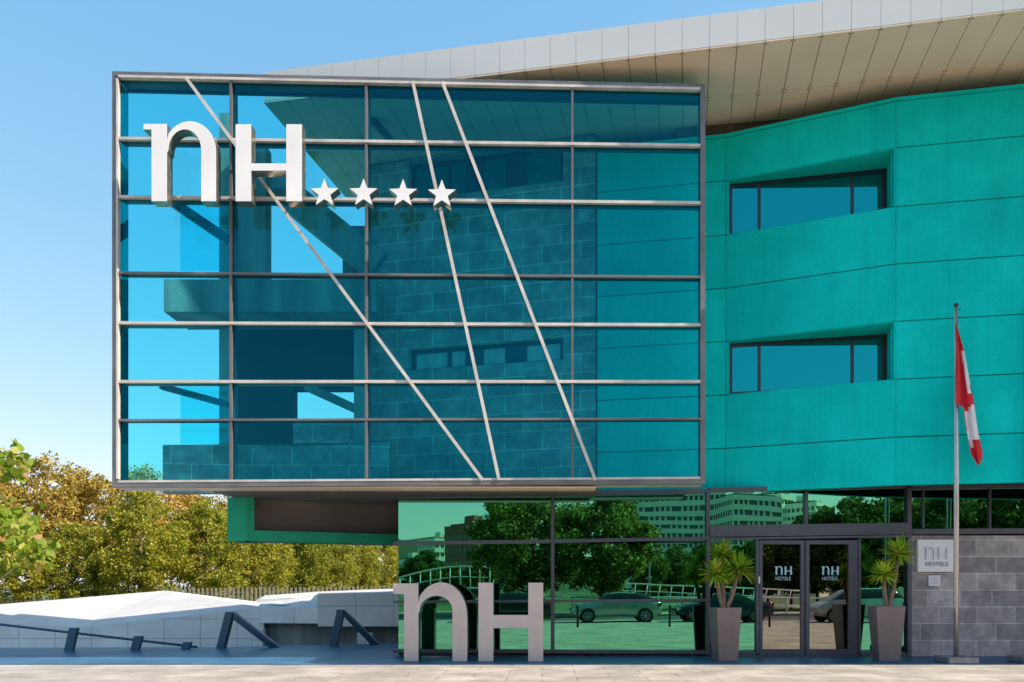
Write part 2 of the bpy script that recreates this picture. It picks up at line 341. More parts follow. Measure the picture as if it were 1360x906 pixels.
# punched windows
def punched(j, zt, zb):
    Yl, Yr = 18.44, 17.74
    xl, xr = X(968.5,Yl), X(1178.5,Yr)
    fr = MB()
    def at(t): return (xl+(xr-xl)*t, Yl+(Yr-Yl)*t)
    def seg(t0, t1, z0, z1, m, th=0.07, o=0.0):
        a, c = at(t0), at(t1); a, c = off(a, c, o); wall_quad(fr, a, c, z0, z1, th, m)
    wt = 0.016
    seg(0, 1, zt-0.085, zt, M['steel_dark']); seg(0, 1, zb, zb+0.085, M['steel_dark'])
    for t in (0, 0.185, 0.775, 1-2*wt): seg(t, t+wt*(1.3), zb+0.087, zt-0.087, M['steel_dark'])
    seg(1-0.022, 1, zb+0.087, zt-0.087, M['steel_dark'], 0.071, 0.001)
    w = part(fr, 'window')
    gl = MB(); a, c = off(at(0.01), at(0.99), 0.03); wall_quad(gl, a, c, zb+0.05, zt-0.05, 0.012, M['g_window'])
    part(gl, 'pane', w)
    rv = MB()
    # reveal: lintel underside, sill, right jamb
    A, Bq = lerp2(WP[1],WP[2],0.018), lerp2(WP[1],WP[2],0.988)
    l, r = off(at(0), at(1), 0.10)
    for z0, z1 in ((zt+0.001, zt+0.05), (zb-0.05, zb-0.001)):
        rv.prism_z([(A[0],A[1]+0.02), (Bq[0]+0.02,Bq[1]+0.02), (Bq[0]+0.11,Bq[1]+0.15), (r[0]+0.11,r[1]), r, l, (A[0]-0.02,l[1])], z0, z1, M['teal'])
    rv.hull8([(Bq[0],Bq[1]+0.145,zb),(Bq[0]+0.12,Bq[1]+0.145,zb),(Bq[0]+0.12,Bq[1]+0.145,zt),(Bq[0],Bq[1]+0.145,zt),
              (r[0]+0.0,r[1],zb),(r[0]+0.12,r[1],zb),(r[0]+0.12,r[1],zt),(r[0],r[1],zt)], M['teal'])
    part(rv, 'reveal', w)
punched(2, 7.28-G, 6.04+G); punched(5, 11.0-G, 9.74+G)

# stone block wall behind the glass box
bl = MB()
bp0, bp1 = (X(490,20.3),20.3), (X(791,18.9),18.9)
def bat(t): return lerp2(bp0,bp1,t)
def tpx(px): # parameter of a sight line on the block wall
    lo, hi = 0.0, 1.0
    for _ in range(40):
        m = (lo+hi)/2; x, y = bat(m)
        if CX+F*x/y < px: lo = m
        else: hi = m
    return lo
ta, tb = tpx(543), tpx(748)
def bz(py, t): return Z(py, bat(t)[1])
wins = [(bz(212,ta), bz(266,ta)), (bz(463,ta), bz(492,ta))]
zs = [3.8, wins[1][1], wins[1][0], wins[0][1], wins[0][0], 12.38]
for i in range(5):
    if i in (1, 3):
        wall_quad(bl, bat(0), bat(ta), zs[i], zs[i+1], 0.35, M['block']); wall_quad(bl, bat(tb), bat(1), zs[i], zs[i+1], 0.35, M['block'])
    else: wall_quad(bl, bat(0), bat(1), zs[i]+ (0.0005 if i else 0), zs[i+1]-0.0005, 0.35, M['block'])
o = part(bl, 'block_wall'); o['label'] = 'grey stone block wall seen through the blue glass'
for wi_, (zt, zb) in enumerate(wins):
    fr = MB()
    a, c = off(bat(ta), bat(tb), 0.2)
    for t0, t1 in ((0,0.03),(0.24,0.27),(0.36,0.48),(0.62,0.76),(0.97,1)):
        wall_quad(fr, lerp2(a,c,t0), lerp2(a,c,t1), zb, zt, 0.06, M['steel_dark'])
    wall_quad(fr, a, c, zt-0.1, zt-0.001, 0.07, M['steel_dark']); wall_quad(fr, a, c, zb+0.001, zb+0.07, 0.07, M['steel_dark'])
    w = part(fr, 'window')
    gm = MB(); wall_quad(gm, lerp2(a,c,0.01), lerp2(a,c,0.99), zb+.02, zt-.02, 0.02, M['g_window'] if wi_ == 0 else M['pale_sky_pane']); 
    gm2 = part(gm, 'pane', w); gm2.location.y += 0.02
# brown brick strip between teal wall and roof soffit
br = MB(); wall_quad(br, (X(900,18.7),18.72), (X(1200,18.4),18.0), 11.8, 12.49, 0.2, M['brown']); part(br, 'brick_strip')

# concrete structure at the left, behind the glass box
def slabpx(name, px0, px1, py0, py1, Y0, Y1, m, Y0b=None):
    mb = MB(); mb.hull8([P(px0,py1,Y0),P(px1,py1,Y0b or Y0),P(px1,py0,Y0b or Y0),P(px0,py0,Y0)]+
        [Vector((X(px0,Y0),Y1,Z(py1,Y0))),Vector((X(px1,Y0b or Y0),Y1,Z(py1,Y0b or Y0))),Vector((X(px1,Y0b or Y0),Y1,Z(py0,Y0b or Y0))),Vector((X(px0,Y0),Y1,Z(py0,Y0)))], m)
    return part(mb, name)
slabpx('parapet', 216, 520, 591, 655, 18.6, 18.9, M['block'], 19.2)
slabpx('concrete_beam', 217.5, 500, 371, 414, 18.6, 19.9, M['concrete'], 18.7)
slabpx('column', 291, 306, 150, 592, 19.6, 20.0, M['concrete'])
slabpx('column', 313, 353, 192, 372, 19.2, 19.6, M['concrete'])
slabpx('column', 470, 489, 428, 655, 19.3, 19.7, M['concrete'])
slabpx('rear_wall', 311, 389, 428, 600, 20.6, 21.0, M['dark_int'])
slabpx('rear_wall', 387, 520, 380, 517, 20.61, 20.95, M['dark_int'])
slabpx('rear_wall', 387, 520, 557, 600, 20.61, 20.9, M['block'])
slabpx('rear_wall', 455, 530, 300, 380, 20.9, 21.3, M['concrete'])
def strut(px0, py0, px1, py1, w, Y0, Y1, m, name='diagonal_beam'):
    mb = MB(); a, c = P(px0,py0,Y0), P(px1,py1,Y0); mb.barxz(a.x,a.z,c.x,c.z,w,Y0,Y1,m); return part(mb, name)
strut(340, 222, 500, 352, 0.72, 20.1, 20.5, M['concrete'])
strut(215, 258, 300, 316, 0.22, 18.9, 19.1, M['steel_dark'])
strut(488, 150, 524, 192, 0.16, 18.3, 18.5, M['steel_dark'])
strut(212, 512, 300, 536, 0.14, 18.9, 19.1, M['steel_dark'])
strut(405, 512, 480, 546, 0.2, 19.9, 20.1, M['concrete'])

# roof: fascia and horizontal panelled soffit
zf0, zf1 = 12.5, 13.16
E0 = Vector((X(350,17.77),17.77)); E1 = Vector((X(1360,14.94),14.94)); ed = (E1-E0).normalized(); nrm = Vector((-ed.y, ed.x))
Ltot = (E1-E0).length+0.7
rf = MB(); so = MB(); step = 0.545; n = int(Ltot/step)
for k in range(n+1):
    a = E0+ed*(k*step+0.003); c = E0+ed*min((k+1)*step-0.003, Ltot)
    wall_quad(rf, a, c, zf0+0.012, zf1, 0.06, M['fascia'])
    a = E0+ed*(k*step+0.007); c = E0+ed*min((k+1)*step-0.007, Ltot)
    for d0, d1 in ((0.0,1.65),(1.662,3.3),(3.312,4.6 if k*step < 13 else 8.5)):
        q = [a+nrm*d0, c+nrm*d0, c+nrm*d1, a+nrm*d1]
        so.prism_z([(p.x,p.y) for p in q], zf0-0.03, zf0, M['soffit'])
# added unseen wing, stepped forward so its shadow falls on the paving strip
Ew = E0+ed*(Ltot+0.01)
wx = 26.0
rf.box(Ew.x, wx, 12.05, 12.11, zf0, zf1, M['fascia'])
Eb = Ew+nrm*8.5
so.prism_z([(Ew.x,12.05),(wx,12.05),(wx,Eb.y),(Eb.x,Eb.y),(Ew.x+0.003,Ew.y)], zf0-0.03, zf0, M['soffit'])
roofslab = MB()
q = [E0+nrm*0.065, E0+ed*Ltot+nrm*0.065, E0+ed*Ltot+nrm*8.4, E0+ed*13+nrm*8.4, E0+ed*13+nrm*4.5, E0+nrm*4.5]
roofslab.prism_z([(p.x,p.y) for p in q], zf0+0.02, zf1-0.02, M['slate'])
roofslab.prism_z([(Ew.x+0.01,12.12),(wx,12.12),(wx,Eb.y),(Eb.x+0.01,Eb.y),(Ew.x+0.01,Ew.y)], zf0+0.02, zf1-0.02, M['slate'])
roofslab.box(8.5, 22, 24, 32, zf0+0.02, zf1-0.03, M['slate'])
# fixing screws along the panel edges
ro = part(roofslab, 'roof'); fo = part(rf, 'fascia', ro); part(so, 'soffit', ro)
sc = MB()
for k in range(1, n+1):
    for s_ in (-0.035, 0.035):
        for d in (0.05, 1.6, 1.72, 3.24):
            p = E0+ed*(k*step+s_)+nrm*d; sc.box(p.x-0.009, p.x+0.009, p.y-0.009, p.y+0.009, zf0-0.04, zf0-0.029, M['steel_dark'])
part(sc, 'panel_screws', fo)['kind'] = 'stuff'

# ---- glass box (screen)
YB = 16.6; YBK = 17.12
def bx(px): return X(px, YB)
def bzz(py): return Z(py, YB)
TL, TR, BR_, BL_ = (152,98.5), (935.5,116), (935.5,642.5), (152,648)
fm = MB()
def outer(a, c, w, y0=YB-0.09, y1=YB+0.05, m=M['outer_frame']):
    fm.barxz(bx(a[0]), bzz(a[1]), bx(c[0]), bzz(c[1]), w, y0, y1, m)
outer((152,101.5),(935.5,118.5),0.10); outer((152,643.6),(935.5,638.8),0.14)
outer((155,106),(155,640),0.10, YB-0.088, YB+0.052); outer((932.5,121),(932.5,636),0.10, YB-0.088, YB+0.052)
# inner bright lip and deep side/top/bottom closures
fm.barxz(bx(160),bzz(104.9),bx(929),bzz(121.5),0.05,YB-0.1,YB-0.0,M['champagne'])
fm.barxz(bx(160),bzz(640.4),bx(929),bzz(635.6),0.045,YB-0.1,YB-0.0,M['champagne'])
fm.barxz(bx(158.6),bzz(108),bx(158.6),bzz(637),0.04,YB-0.1,YB-0.0,M['champagne'])
fm.barxz(bx(152.5),bzz(100),bx(935),bzz(117.3),0.05,YB+0.06,YBK,M['frame_grey'])
fm.barxz(bx(152.5),bzz(646.5),bx(935),bzz(641.2),0.05,YB+0.06,YBK,M['champagne'])
fm.barxz(bx(935),bzz(118),bx(935),bzz(640),0.05,YB+0.06,YBK,M['frame_grey'])
# rear perimeter frame
fm.barxz(bx(153),bzz(101.5),bx(934),bzz(118.5),0.06,YBK-0.06,YBK,M['frame_grey'])
SCR = part(fm, 'glass_box'); SCR['label'] = 'projecting blue glass box with pale frame and slanted bars'
side = MB(); side.hull8([(bx(152.6),YB+0.06,bzz(646)),(bx(152.6)+.012,YB+0.06,bzz(646)),(bx(152.6)+.012,YB+0.06,bzz(103)),(bx(152.6),YB+0.06,bzz(103)),
     (bx(152.6),YBK,bzz(646)),(bx(152.6)+.012,YBK,bzz(646)),(bx(152.6)+.012,YBK,bzz(103)),(bx(152.6),YBK,bzz(103))], M['g_window'])
part(side, 'side_glass', SCR)
rails = [((158,186.3),(931,195.8),0.058,1),((158,263.6),(931,271.8),0.058,1),((158,364),(931,369.8),0.045,0),((158,430.2),(931,433),0.058,1),
         ((158,508),(931,508),0.058,1),((158,559),(931,557.2),0.045,0)]
for a, c, w, big in rails:
    mb = MB(); mb.barxz(bx(a[0]+2),bzz(a[1]),bx(c[0]),bzz(c[1]),w,YB-0.085,YB-0.006,M['champagne'] if big else M['outer_frame'])
    mb.barxz(bx(a[0]+2),bzz(a[1]),bx(c[0]),bzz(c[1]),w*1.0,YB+0.014,YB+(0.20 if big else 0.14),M['frame_grey'])
    part(mb, 'rail', SCR)
vert = [(308,0.05),(487.3,0.05),(760,0.042)]
for px, w in vert:
    mb = MB(); mb.barxz(bx(px),bzz(105.5+(px-158)*0.0215),bx(px),bzz(641),w,YB-0.075,YB-0.008,M['mullion']); mb.barxz(bx(px),bzz(105.5+(px-158)*0.0215),bx(px),bzz(641),w,YB+0.016,YB+0.26,M['frame_grey'])
    part(mb, 'mullion', SCR)
for x0,y0,x1,y1 in ((249.6,107,641.8,639),(549.3,112.5,663.3,639),(588.3,113.5,790.4,639)):
    mb = MB(); mb.barxz(bx(x0),bzz(y0),bx(x1),bzz(y1),0.066,YB-0.13,YB-0.087,M['champagne']); mb.barxz(bx(x0),bzz(y0),bx(x1),bzz(y1),0.05,YB-0.086,YB-0.007,M['outer_frame']); part(mb, 'slanted_bar', SCR)
cols = [158,308,487.3,760,931]
def railpy(i, px):
    rows = [((158,105),(931,121.5))]+[(r[0],r[1]) for r in rails]+[((158,642),(931,638))]
    (x0,y0),(x1,y1) = rows[i]; return y0+(y1-y0)*(px-x0)/(x1-x0)
for ci in range(4):
    for ri in range(7):
        a, c = cols[ci], cols[ci+1]; t = random.uniform(-0.002,0.002); u = random.uniform(-0.0015,0.0015)
        mb = MB(); pts = [P(a,railpy(ri+1,a),YB),P(c,railpy(ri+1,c),YB),P(c,railpy(ri,c),YB),P(a,railpy(ri,a),YB)]
        for p, sx, sz in zip(pts, (-1,1,1,-1), (-1,-1,1,1)): p.y = YB+0.003+t*sx+u*sz
        mb.quad(pts, M['g_screen']); part(mb, 'glass_pane', SCR)
# inner second skin at the left bay
for y0,y1 in ((272,360),(514,556),(562,590)):
    mb = MB(); a, c = P(240,y1,YBK), P(303,y0,YBK); mb.box(a.x,c.x,YBK-0.012,YBK,a.z,c.z,M['g_back']); part(mb, 'inner_pane', SCR)

# underside of the upper storeys and the recessed beam at the left
us = MB()
zu = 3.71
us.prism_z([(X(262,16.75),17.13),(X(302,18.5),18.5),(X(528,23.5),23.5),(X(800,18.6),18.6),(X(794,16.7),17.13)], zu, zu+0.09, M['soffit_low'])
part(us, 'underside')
us2 = MB(); us2.box(bx(255), bx(792), YB+0.06, YBK+0.0, zu-0.045, zu-0.005, M['soffit']); part(us2, 'underside_edge')
bb = MB()
z0b, z1b = 2.68, 3.705
A = (X(302,18.6),18.6); B_ = (X(327,18.56),18.56); C_ = (X(528,19.95),19.95)
zl = 2.93
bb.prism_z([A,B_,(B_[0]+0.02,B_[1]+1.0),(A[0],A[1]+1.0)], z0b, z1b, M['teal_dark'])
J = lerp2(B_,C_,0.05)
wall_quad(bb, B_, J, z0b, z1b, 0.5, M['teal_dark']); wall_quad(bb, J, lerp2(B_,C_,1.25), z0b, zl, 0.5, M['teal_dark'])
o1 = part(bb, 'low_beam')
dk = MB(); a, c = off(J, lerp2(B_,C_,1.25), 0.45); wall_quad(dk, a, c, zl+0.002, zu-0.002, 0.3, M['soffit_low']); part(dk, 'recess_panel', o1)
wall_b = MB(); wall_quad(wall_b, off(B_,lerp2(B_,C_,1.25),0.52)[0], off(B_,lerp2(B_,C_,1.25),0.52)[1], z0b, zu-0.004, 0.2, M['dark_int']); part(wall_b, 'beam_back', o1)

# ---- ground floor glazing at Y=18
YG = 18.0
def gx(px): return X(px, YG)
def gz(py): return Z(py, YG)
gf = MB()
def gbar(x0,y0,x1,y1,w,ya=YG-0.06,yb=YG+0.1,m=M['frame_grey']):
    gf.barxz(gx(x0),gz(y0),gx(x1),gz(y1),w,ya,yb,m)
gbar(734,656,734,866,0.075); gbar(940,652,940,870,0.085, YG-0.07, YG+0.11)
gbar(523,721.8,737,719,0.075,YG-0.085,YG+0.09); gbar(737,719.0,938,715.5,0.075,YG-0.085,YG+0.09)
gbar(523,799.5,938,797.3,0.06,YG-0.09,YG+0.08); gbar(523,864.5,938,866,0.075,YG-0.084,YG+0.12)
gbar(528,659.5,938,652.5,0.11,YG-0.05,YG+0.14)
# curtain wall over the doors
gbar(942,706,1203,702.5,0.26,YG-0.12,YG+0.12); gbar(1070,653,1070,699,0.07); gbar(942,651,1203,646,0.10,YG-0.05,YG+0.14)
gbar(1206,648,1206,870,0.085,YG-0.09,YG+0.12)
gbar(942,716.3,1203,712.3,0.05,YG-0.10,YG+0.09)
gbar(1005.5,716,1005.5,868,0.075); gbar(1140.5,716,1140.5,868,0.055)
gbar(944,868,1003,868,0.09,YG-0.05,YG+0.1); gbar(1142,868,1203,868.5,0.09,YG-0.05,YG+0.1)
# clerestory right
gbar(1210,648,1700,640,0.10,YG-0.05,YG+0.14); gbar(1210,706.5,1700,703,0.12,YG-0.06,YG+0.12)
for px in (1226,1314.5,1402,1490,1578,1666): gbar(px,649,px,702,0.035,YG-0.03,YG+0.05)
GL = part(gf, 'glazing_frame'); GL['label'] = 'dark grey frame of the ground floor glazing'
def gpane(x0,y0,x1,y1,m,name='glass_pane',Y=YG+0.02,par=None,th=0.01):
    mb = MB(); mb.box(gx(x0),gx(x1),Y,Y+th,gz(y1),gz(y0),m); return part(mb, name, par or GL)
for x0,x1 in ((529,731.5),(736.5,937)):
    gpane(x0,655,x1,719,M['g_lobby']); gpane(x0,721,x1,797.5,M['g_lobby']); gpane(x0,800,x1,864,M['g_lobby'])
gpane(943,651,1068,703,M['g_lobby']); gpane(1072,650,1202,702,M['g_lobby'])
gpane(943,714,1003,866,M['g_lobby']); gpane(1142,714,1202,866,M['g_lobby'])
pw = [1209,1225,1313.5,1401,1489,1577,1665]
for a, c in zip(pw, pw[1:]): gpane(a+1,648,c-0.5,704,M['g_lobby'])
# return glass at the left end + interior
mb = MB(); mb.box(gx(528),gx(528)+0.012,YG+0.11,22.5,0.03,zu-0.005,M['g_lobby']); part(mb,'glass_pane',GL)
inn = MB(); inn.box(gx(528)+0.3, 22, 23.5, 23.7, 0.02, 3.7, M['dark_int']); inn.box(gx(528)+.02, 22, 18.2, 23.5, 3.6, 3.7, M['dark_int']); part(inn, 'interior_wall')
fl = MB(); fl.box(gx(528)+.02, 22, 18.15, 23.5, 0.005, 0.03, M['base_stone']); part(fl, 'interior_floor')
desk = MB(); desk.box(2,6,21,21.8,0.03,1.1,M['base_stone']); desk.box(1.9,6.1,20.9,21.9,1.1,1.15,M['champagne']); part(desk,'reception_desk')
th = MB(); th.box(gx(940),gx(1206),YG-0.2,YG+0.2,0.019,0.05,M['frame_grey']); part(th,'threshold',GL)

# doors
def nH_text(mb, x, z, h, Y, th, m, mside=None):
    k = h/102.4
    mb.prism_y([(x+a*k, Y, z+c*k) for a, c in n_outline()], th, m, mside)
    for poly in H_outline(): mb.prism_y([(x+(a+111.7)*k, Y, z+c*k) for a, c in poly], th, m, mside)
def n_outline(w=86, st=20.8, leg=20, serif=7.5, sx=10.7, top=102.8, otop=106.4, itop=95.5, ir=68, oc=66):
    pts = [(0,0),(st,0),(st,ir-4)]
    icx = (st+2+w-leg)/2; irx = (w-leg)-icx
    for a in range(180, -1, -12): pts.append((icx+irx*math.cos(R(a)), ir+(itop-ir)*math.sin(R(a))))
    pts += [(w-leg,0),(w,0)]
    ocx = w-35; 
    for a in range(0, 150, 8):
        x_, y_ = ocx+35*math.cos(R(a)), oc+(otop-oc)*math.sin(R(a))
        if x_ <= st+0.5: break
        pts.append((x_, y_))
    pts += [(st, oc+(otop-oc)*0.42),(st,top),(-sx,top),(-sx,top-serif),(0,top-serif)]
    return pts
def H_outline(w=88.3, st=21.0, h=102.4, b0=40.6, b1=50.4):
    return [[(0,0),(st,0),(st,b0),(w-st,b0),(w-st,0),(w,0),(w,h),(w-st,h),(w-st,b1),(st,b1),(st,h),(0,h)]]
def text_mesh(txt, size, depth, m, loc, name, parent=None, squeeze=1.0):
    cu = bpy.data.curves.new(name, 'FONT'); cu.body = txt; cu.size = size; cu.extrude = depth/2; cu.space_character = 1.08; cu.offset = size*0.004
    ob = bpy.data.objects.new('tmp_text', cu); COL.objects.link(ob); bpy.context.view_layer.update()
    me = bpy.data.meshes.new_from_object(ob.evaluated_get(bpy.context.evaluated_depsgraph_get()))
    bpy.data.objects.remove(ob); me.materials.clear(); me.materials.append(m)
    me.transform(Matrix.Rotation(R(90), 4, 'X') @ Matrix.Scale(squeeze, 4, (1,0,0)))
    o = bpy.data.objects.new(name, me); COL.objects.link(o)
    if parent:
        o.parent = parent; o.matrix_parent_inverse = Matrix.Translation(-world_loc(parent))
    o.location = loc; return o
for (xa, xb, tx) in ((1008,1067.5,1027.5),(1068.5,1138,1089.5)):
    mb = MB()
    ga, gb = (1012,1062.5) if xa == 1008 else (1074,1126)
    Yd = YG-0.02
    mb.box(gx(xa)+.004,gx(ga),Yd-0.04,Yd+0.03,0.055,gz(717.8),M['frame_grey']); mb.box(gx(gb),gx(xb)-.004,Yd-0.04,Yd+0.03,0.055,gz(717.8),M['frame_grey'])
    mb.box(gx(ga),gx(gb),Yd-0.038,Yd+0.028,0.055,gz(862),M['frame_grey']); mb.box(gx(ga),gx(gb),Yd-0.038,Yd+0.028,gz(723),gz(717.8),M['frame_grey'])
    d = part(mb, 'door'); d['label'] = 'left sliding glass door leaf' if xa == 1008 else 'right sliding glass door leaf'
    gpane(ga-0.5,722.5,gb+0.5,862.5,M['g_door'],'pane',Yd,d)
    mb = MB(); nH_text(mb, gx(tx)+0.035, gz(763.5), 0.19, Yd-0.012, 0.004, M['door_text']); part(mb, 'door_lettering', d)
    text_mesh('HOTELS', 0.115, 0.003, M['door_text'], (gx(tx)+0.03, Yd-0.012, gz(770.8)), 'door_lettering', d, 0.80)
sens = MB(); sens.box(gx(1006.2),gx(1008.2),YG-0.09,YG-0.061,gz(775),gz(766),M['sign_plate']); part(sens, 'door_sensor')

# stone wall at the right
sw = MB(); sw.box(gx(1210.5), 22, YG-0.02, YG+0.3, 0.019, gz(711.5), M['stone_grey']); o = part(sw, 'stone_wall'); o['label'] = 'grey stone slab cladding beside the entrance'

# ------------------------------------------------------------------ signs
def letter(name, polys, k, x, z, Y, th, label, front, sidem, grp, bev=0.004):
    mb = MB()
    for poly in polys: mb.prism_y([(a*k, 0, c*k) for a, c in poly], th, front, sidem, sidem)
    o = mb.build(name, bevel=bev); o.location = (x, Y, z); return tag(o, label, 'letter', grp)
YS = 15.98; ks = YS/F
letter('letter_n_sign', [n_outline()], ks, X(201,YS), Z(267.4,YS), YS, 0.25, 'large white metal letter n fixed high on the blue glass box, left of the stars', M['letter_white'], M['letter_return'], 'white roof-level sign letters')
letter('letter_h_sign', H_outline(), ks, X(312.7,YS), Z(267.4,YS), YS, 0.25, 'large white metal letter H fixed on the blue glass box beside the first star', M['letter_white'], M['letter_return'], 'white roof-level sign letters')
def star_poly(r):
    return [(r*(1 if i%2==0 else 0.42)*math.sin(i*math.pi/5), r*(1 if i%2==0 else 0.42)*math.cos(i*math.pi/5)) for i in range(10)]
for cx_, cy_, nm in ((430.8,256.3,'white star next to the letter H on the glass box'),(482.8,256.3,'second white star from the letter H on the glass box'),
                 (535.2,257,'third white star from the letter H, between two diagonal bars'),(586.8,257.8,'rightmost white star of the four, on a pale slanted bar')):
    mb = MB(); mb.prism_y([(a,0,c) for a, c in star_poly(19.6*ks)], 0.22, M['letter_white'], M['letter_return'])
    mb.tube([(0,0.2,0),(0,YB-YS-0.1,0)], 0.03, M['steel_dark'])
    o = mb.build('star_sign', bevel=0.003); o.location = (X(cx_,YS), YS, Z(cy_,YS)); tag(o, nm, 'star sign', 'four stars on the glass box')
# standoffs that hold the letters
for l, pts in (('letter_n_sign', ((10,30),(10,80),(76,30))), ('letter_h_sign', ((10,20),(10,85),(78,20),(78,85)))):
    o = bpy.data.objects[l]
    for a, c in pts:
        mb = MB(); mb.tube([(a*ks,0.25,c*ks),(a*ks,YB-YS-0.09,c*ks)], 0.03, M['steel_dark']); mb.build('bracket', o)
YL = 16.62; kl = YL/F
letter('letter_n_sculpture', [n_outline(84.2,19.3,19.9,14.3,14.5,103.6,105,87,68,60)], kl, X(536.5,YL), 0.02, YL, 0.38, 'person-high grey letter n standing on the dark paving', M['letter_grey'], M['letter_edge'], 'grey free-standing letters')
letter('letter_h_sculpture', H_outline(86.2,20.0,104.6,44,61.6), kl, X(635.3,YL), 0.02, YL, 0.38, 'person-high grey letter H standing on the dark paving before the lobby glass', M['letter_grey'], M['letter_edge'], 'grey free-standing letters')
# plate on the stone wall
s = empty('wall_sign', 'square pale metal sign with raised nH lettering on the grey stone wall', 'sign', (gx(1242),17.9,gz(738)))
def spart(mb, name, par=None):
    o = mb.build(name); o.parent = par or s; o.matrix_parent_inverse = Matrix.Translation(-Vector(s.location)); return o
mb = MB(); mb.box(X(1218.5,17.9),X(1266.3,17.9),17.88,17.97,Z(759.6,17.9),Z(716.8,17.9),M['sign_plate']); spart(mb,'plate')
mb = MB(); nH_text(mb, X(1229.5,17.87), Z(742.6,17.87), 0.265, 17.85, 0.027, M['sign_white'], M['sign_grey']); spart(mb,'lettering')
t = text_mesh('HOTELS', 0.135, 0.02, M['sign_grey'], (X(1229.5,17.87),17.868,Z(751.6,17.87)), 'lettering', s, 0.98)
mb = MB(); mb.box(X(1233.3,17.95),X(1248.8,17.95),17.945,17.975,Z(778.5,17.95),Z(764.3,17.95),M['sign_white'])
for i in range(4): mb.box(X(1236,17.95),X(1246,17.95)-0.02*(i%2),17.941,17.944,Z(768+i*2.4,17.95)-.005,Z(768+i*2.4,17.95)+.005,M['sign_grey'])
tag(mb.build('plaque'), 'small white plaque below the square metal sign', 'plaque')

# ------------------------------------------------------------------ flagpoles and flag
YP = 16.38
def flagpole(px, label):
    r = empty('flagpole', label, 'flagpole', (X(px,YP),YP,0.018), 'flagpoles along the facade')
    mb = MB(); mb.prism_z([(-0.31,-0.31),(0.31,-0.31),(0.31,0.31),(-0.31,0.31)], 0, 0.13, M['base_stone']); mb.build('base', r, bevel=0.02)
    h = 7.36
    mb = MB(); mb.tube([(0,0,0.13),(0,0,3.6),(0,0,h)], [0.05,0.05,0.032], M['chrome'], 16); mb.build('pole', r)
    mb = MB(); mb.tube([(0,0,h),(0,0,h+0.03),(0,0,h+0.075),(0,0,h+.09)], [0.03,0.05,0.045,0.01], M['steel_dark'], 12); mb.tube([(0,0,h-0.05),(0.1,0,h-0.03)], 0.012, M['steel_dark'], 6); mb.build('finial', r)
    mb = MB(); mb.tube([(-0.052,-0.03,1.1),(-0.047,-0.03,4),(-0.035,-0.01,h-0.1)], 0.006, M['white_paint'], 5); mb.box(-0.07,-0.045,-0.05,-0.02,1.3,1.42,M['chrome']); mb.build('halyard', r)
    return r
flagpole(1270, 'tall slim metal flagpole carrying the red and white flag')
flagpole(1368.5, 'flagpole on a square stone base at the right edge of the picture')
rows = [(431,1269.5,1270.5),(450,1269.5,1276),(466,1269.5,1280.5),(482,1269.5,1283.5),(499,1269.5,1286.5),(512,1269.5,1289),(523,1269.5,1292),(532,1269.6,1293),(538.6,1269.8,1294),
        (539.2,1279.5,1294),(546,1280,1295),(554,1280.6,1296),(563,1281.7,1297.3),(572,1283.7,1298.7),(584,1286,1301),(595,1287.7,1304),(604,1289.5,1305.5),(611,1294.3,1304),(618,1298.5,1300.3)]
mb = MB(); nu = 14; grid = []
for (py, xl, xr) in rows:
    r_ = []
    for i in range(nu+1):
        u = i/nu; px = xl+(xr-xl)*u
        yy = YP-0.03+0.055*math.sin(u*8.5+py*0.02)*min(1,(xr-xl)/16)-0.02*math.sin(py*0.05)
        r_.append((px, py, mb.bm.verts.new(P(px,py,yy))))
    grid.append(r_)
ir = mb.mi(M['red']); iw = mb.mi(M['white_cloth']); ib = mb.mi(M['black'])
for a, c in zip(grid, grid[1:]):
    for i in range(nu):
        f = mb.bm.faces.new([a[i][2],a[i+1][2],c[i+1][2],c[i][2]]); f.smooth = True
        px = (a[i][0]+c[i+1][0])/2; py = (a[i][1]+c[i+1][1])/2
        w = False
        if 465 < py < 522 and px > 1276.2+(py-466)*0.17: w = True
        if 538 < py < 599 and px > 1281.5+(py-545)*0.08 - 0 and py > 545-(px-1283)*0.9: w = True
        if py > 585+(1300-px)*0.35+2: w = False
        if 538 < py and px < 1283.5+max(0,(py-575))*0.30 and py > 570: w = False
        f.material_index = iw if w else ir
        if 511 < py < 530 and px > 1288.3+(py-511)*0.12 and int(px*1.3+py*0.8)%2 == 0: f.material_index = ib
o = mb.build('flag', loc=(X(1270,YP),YP,Z(431,YP))); tag(o, 'limp red and white flag with a small dark emblem on the tall pole', 'flag')
sd = o.modifiers.new('thick', 'SOLIDIFY'); sd.thickness = 0.004
sb = o.modifiers.new('smooth', 'SUBSURF'); sb.levels = 1; sb.render_levels = 1

# ------------------------------------------------------------------ pots and yuccas
def pot(px, Y, wt, wb, h, rz, label):
    r = empty('plant_pot', label, 'plant pot', (X(px,Y),Y,0.018), 'tall tapered pots by the entrance', rz)
    mb = MB(); a, c = wt/2, wb/2; i = a-0.035
    ring = lambda w, z: [mb.bm.verts.new((sx*w, sy*w, z)) for sx, sy in ((-1,-1),(1,-1),(1,1),(-1,1))]
    R0, R1, R2, R3 = ring(c,0), ring(a,h), ring(i,h), ring(i-0.02,h-0.10)
    k = mb.mi(M['pot'])
    for q, w in ((R0,R1),(R1,R2),(R2,R3)):
        for t in range(4): mb.bm.faces.new([q[t],q[(t+1)%4],w[(t+1)%4],w[t]]).material_index = k
    mb.bm.faces.new(R0[::-1]).material_index = k
    mb.build('container', r, bevel=0.008)
    mb = MB(); mb.box(-i+.02,i-.02,-i+.02,i-.02,h-0.14,h-0.085,M['soil']); mb.build('soil', r)
    return r
pot(962.5,16.95,0.545,0.42,1.13,R(8),'tall tapered taupe pot left of the glass doors')
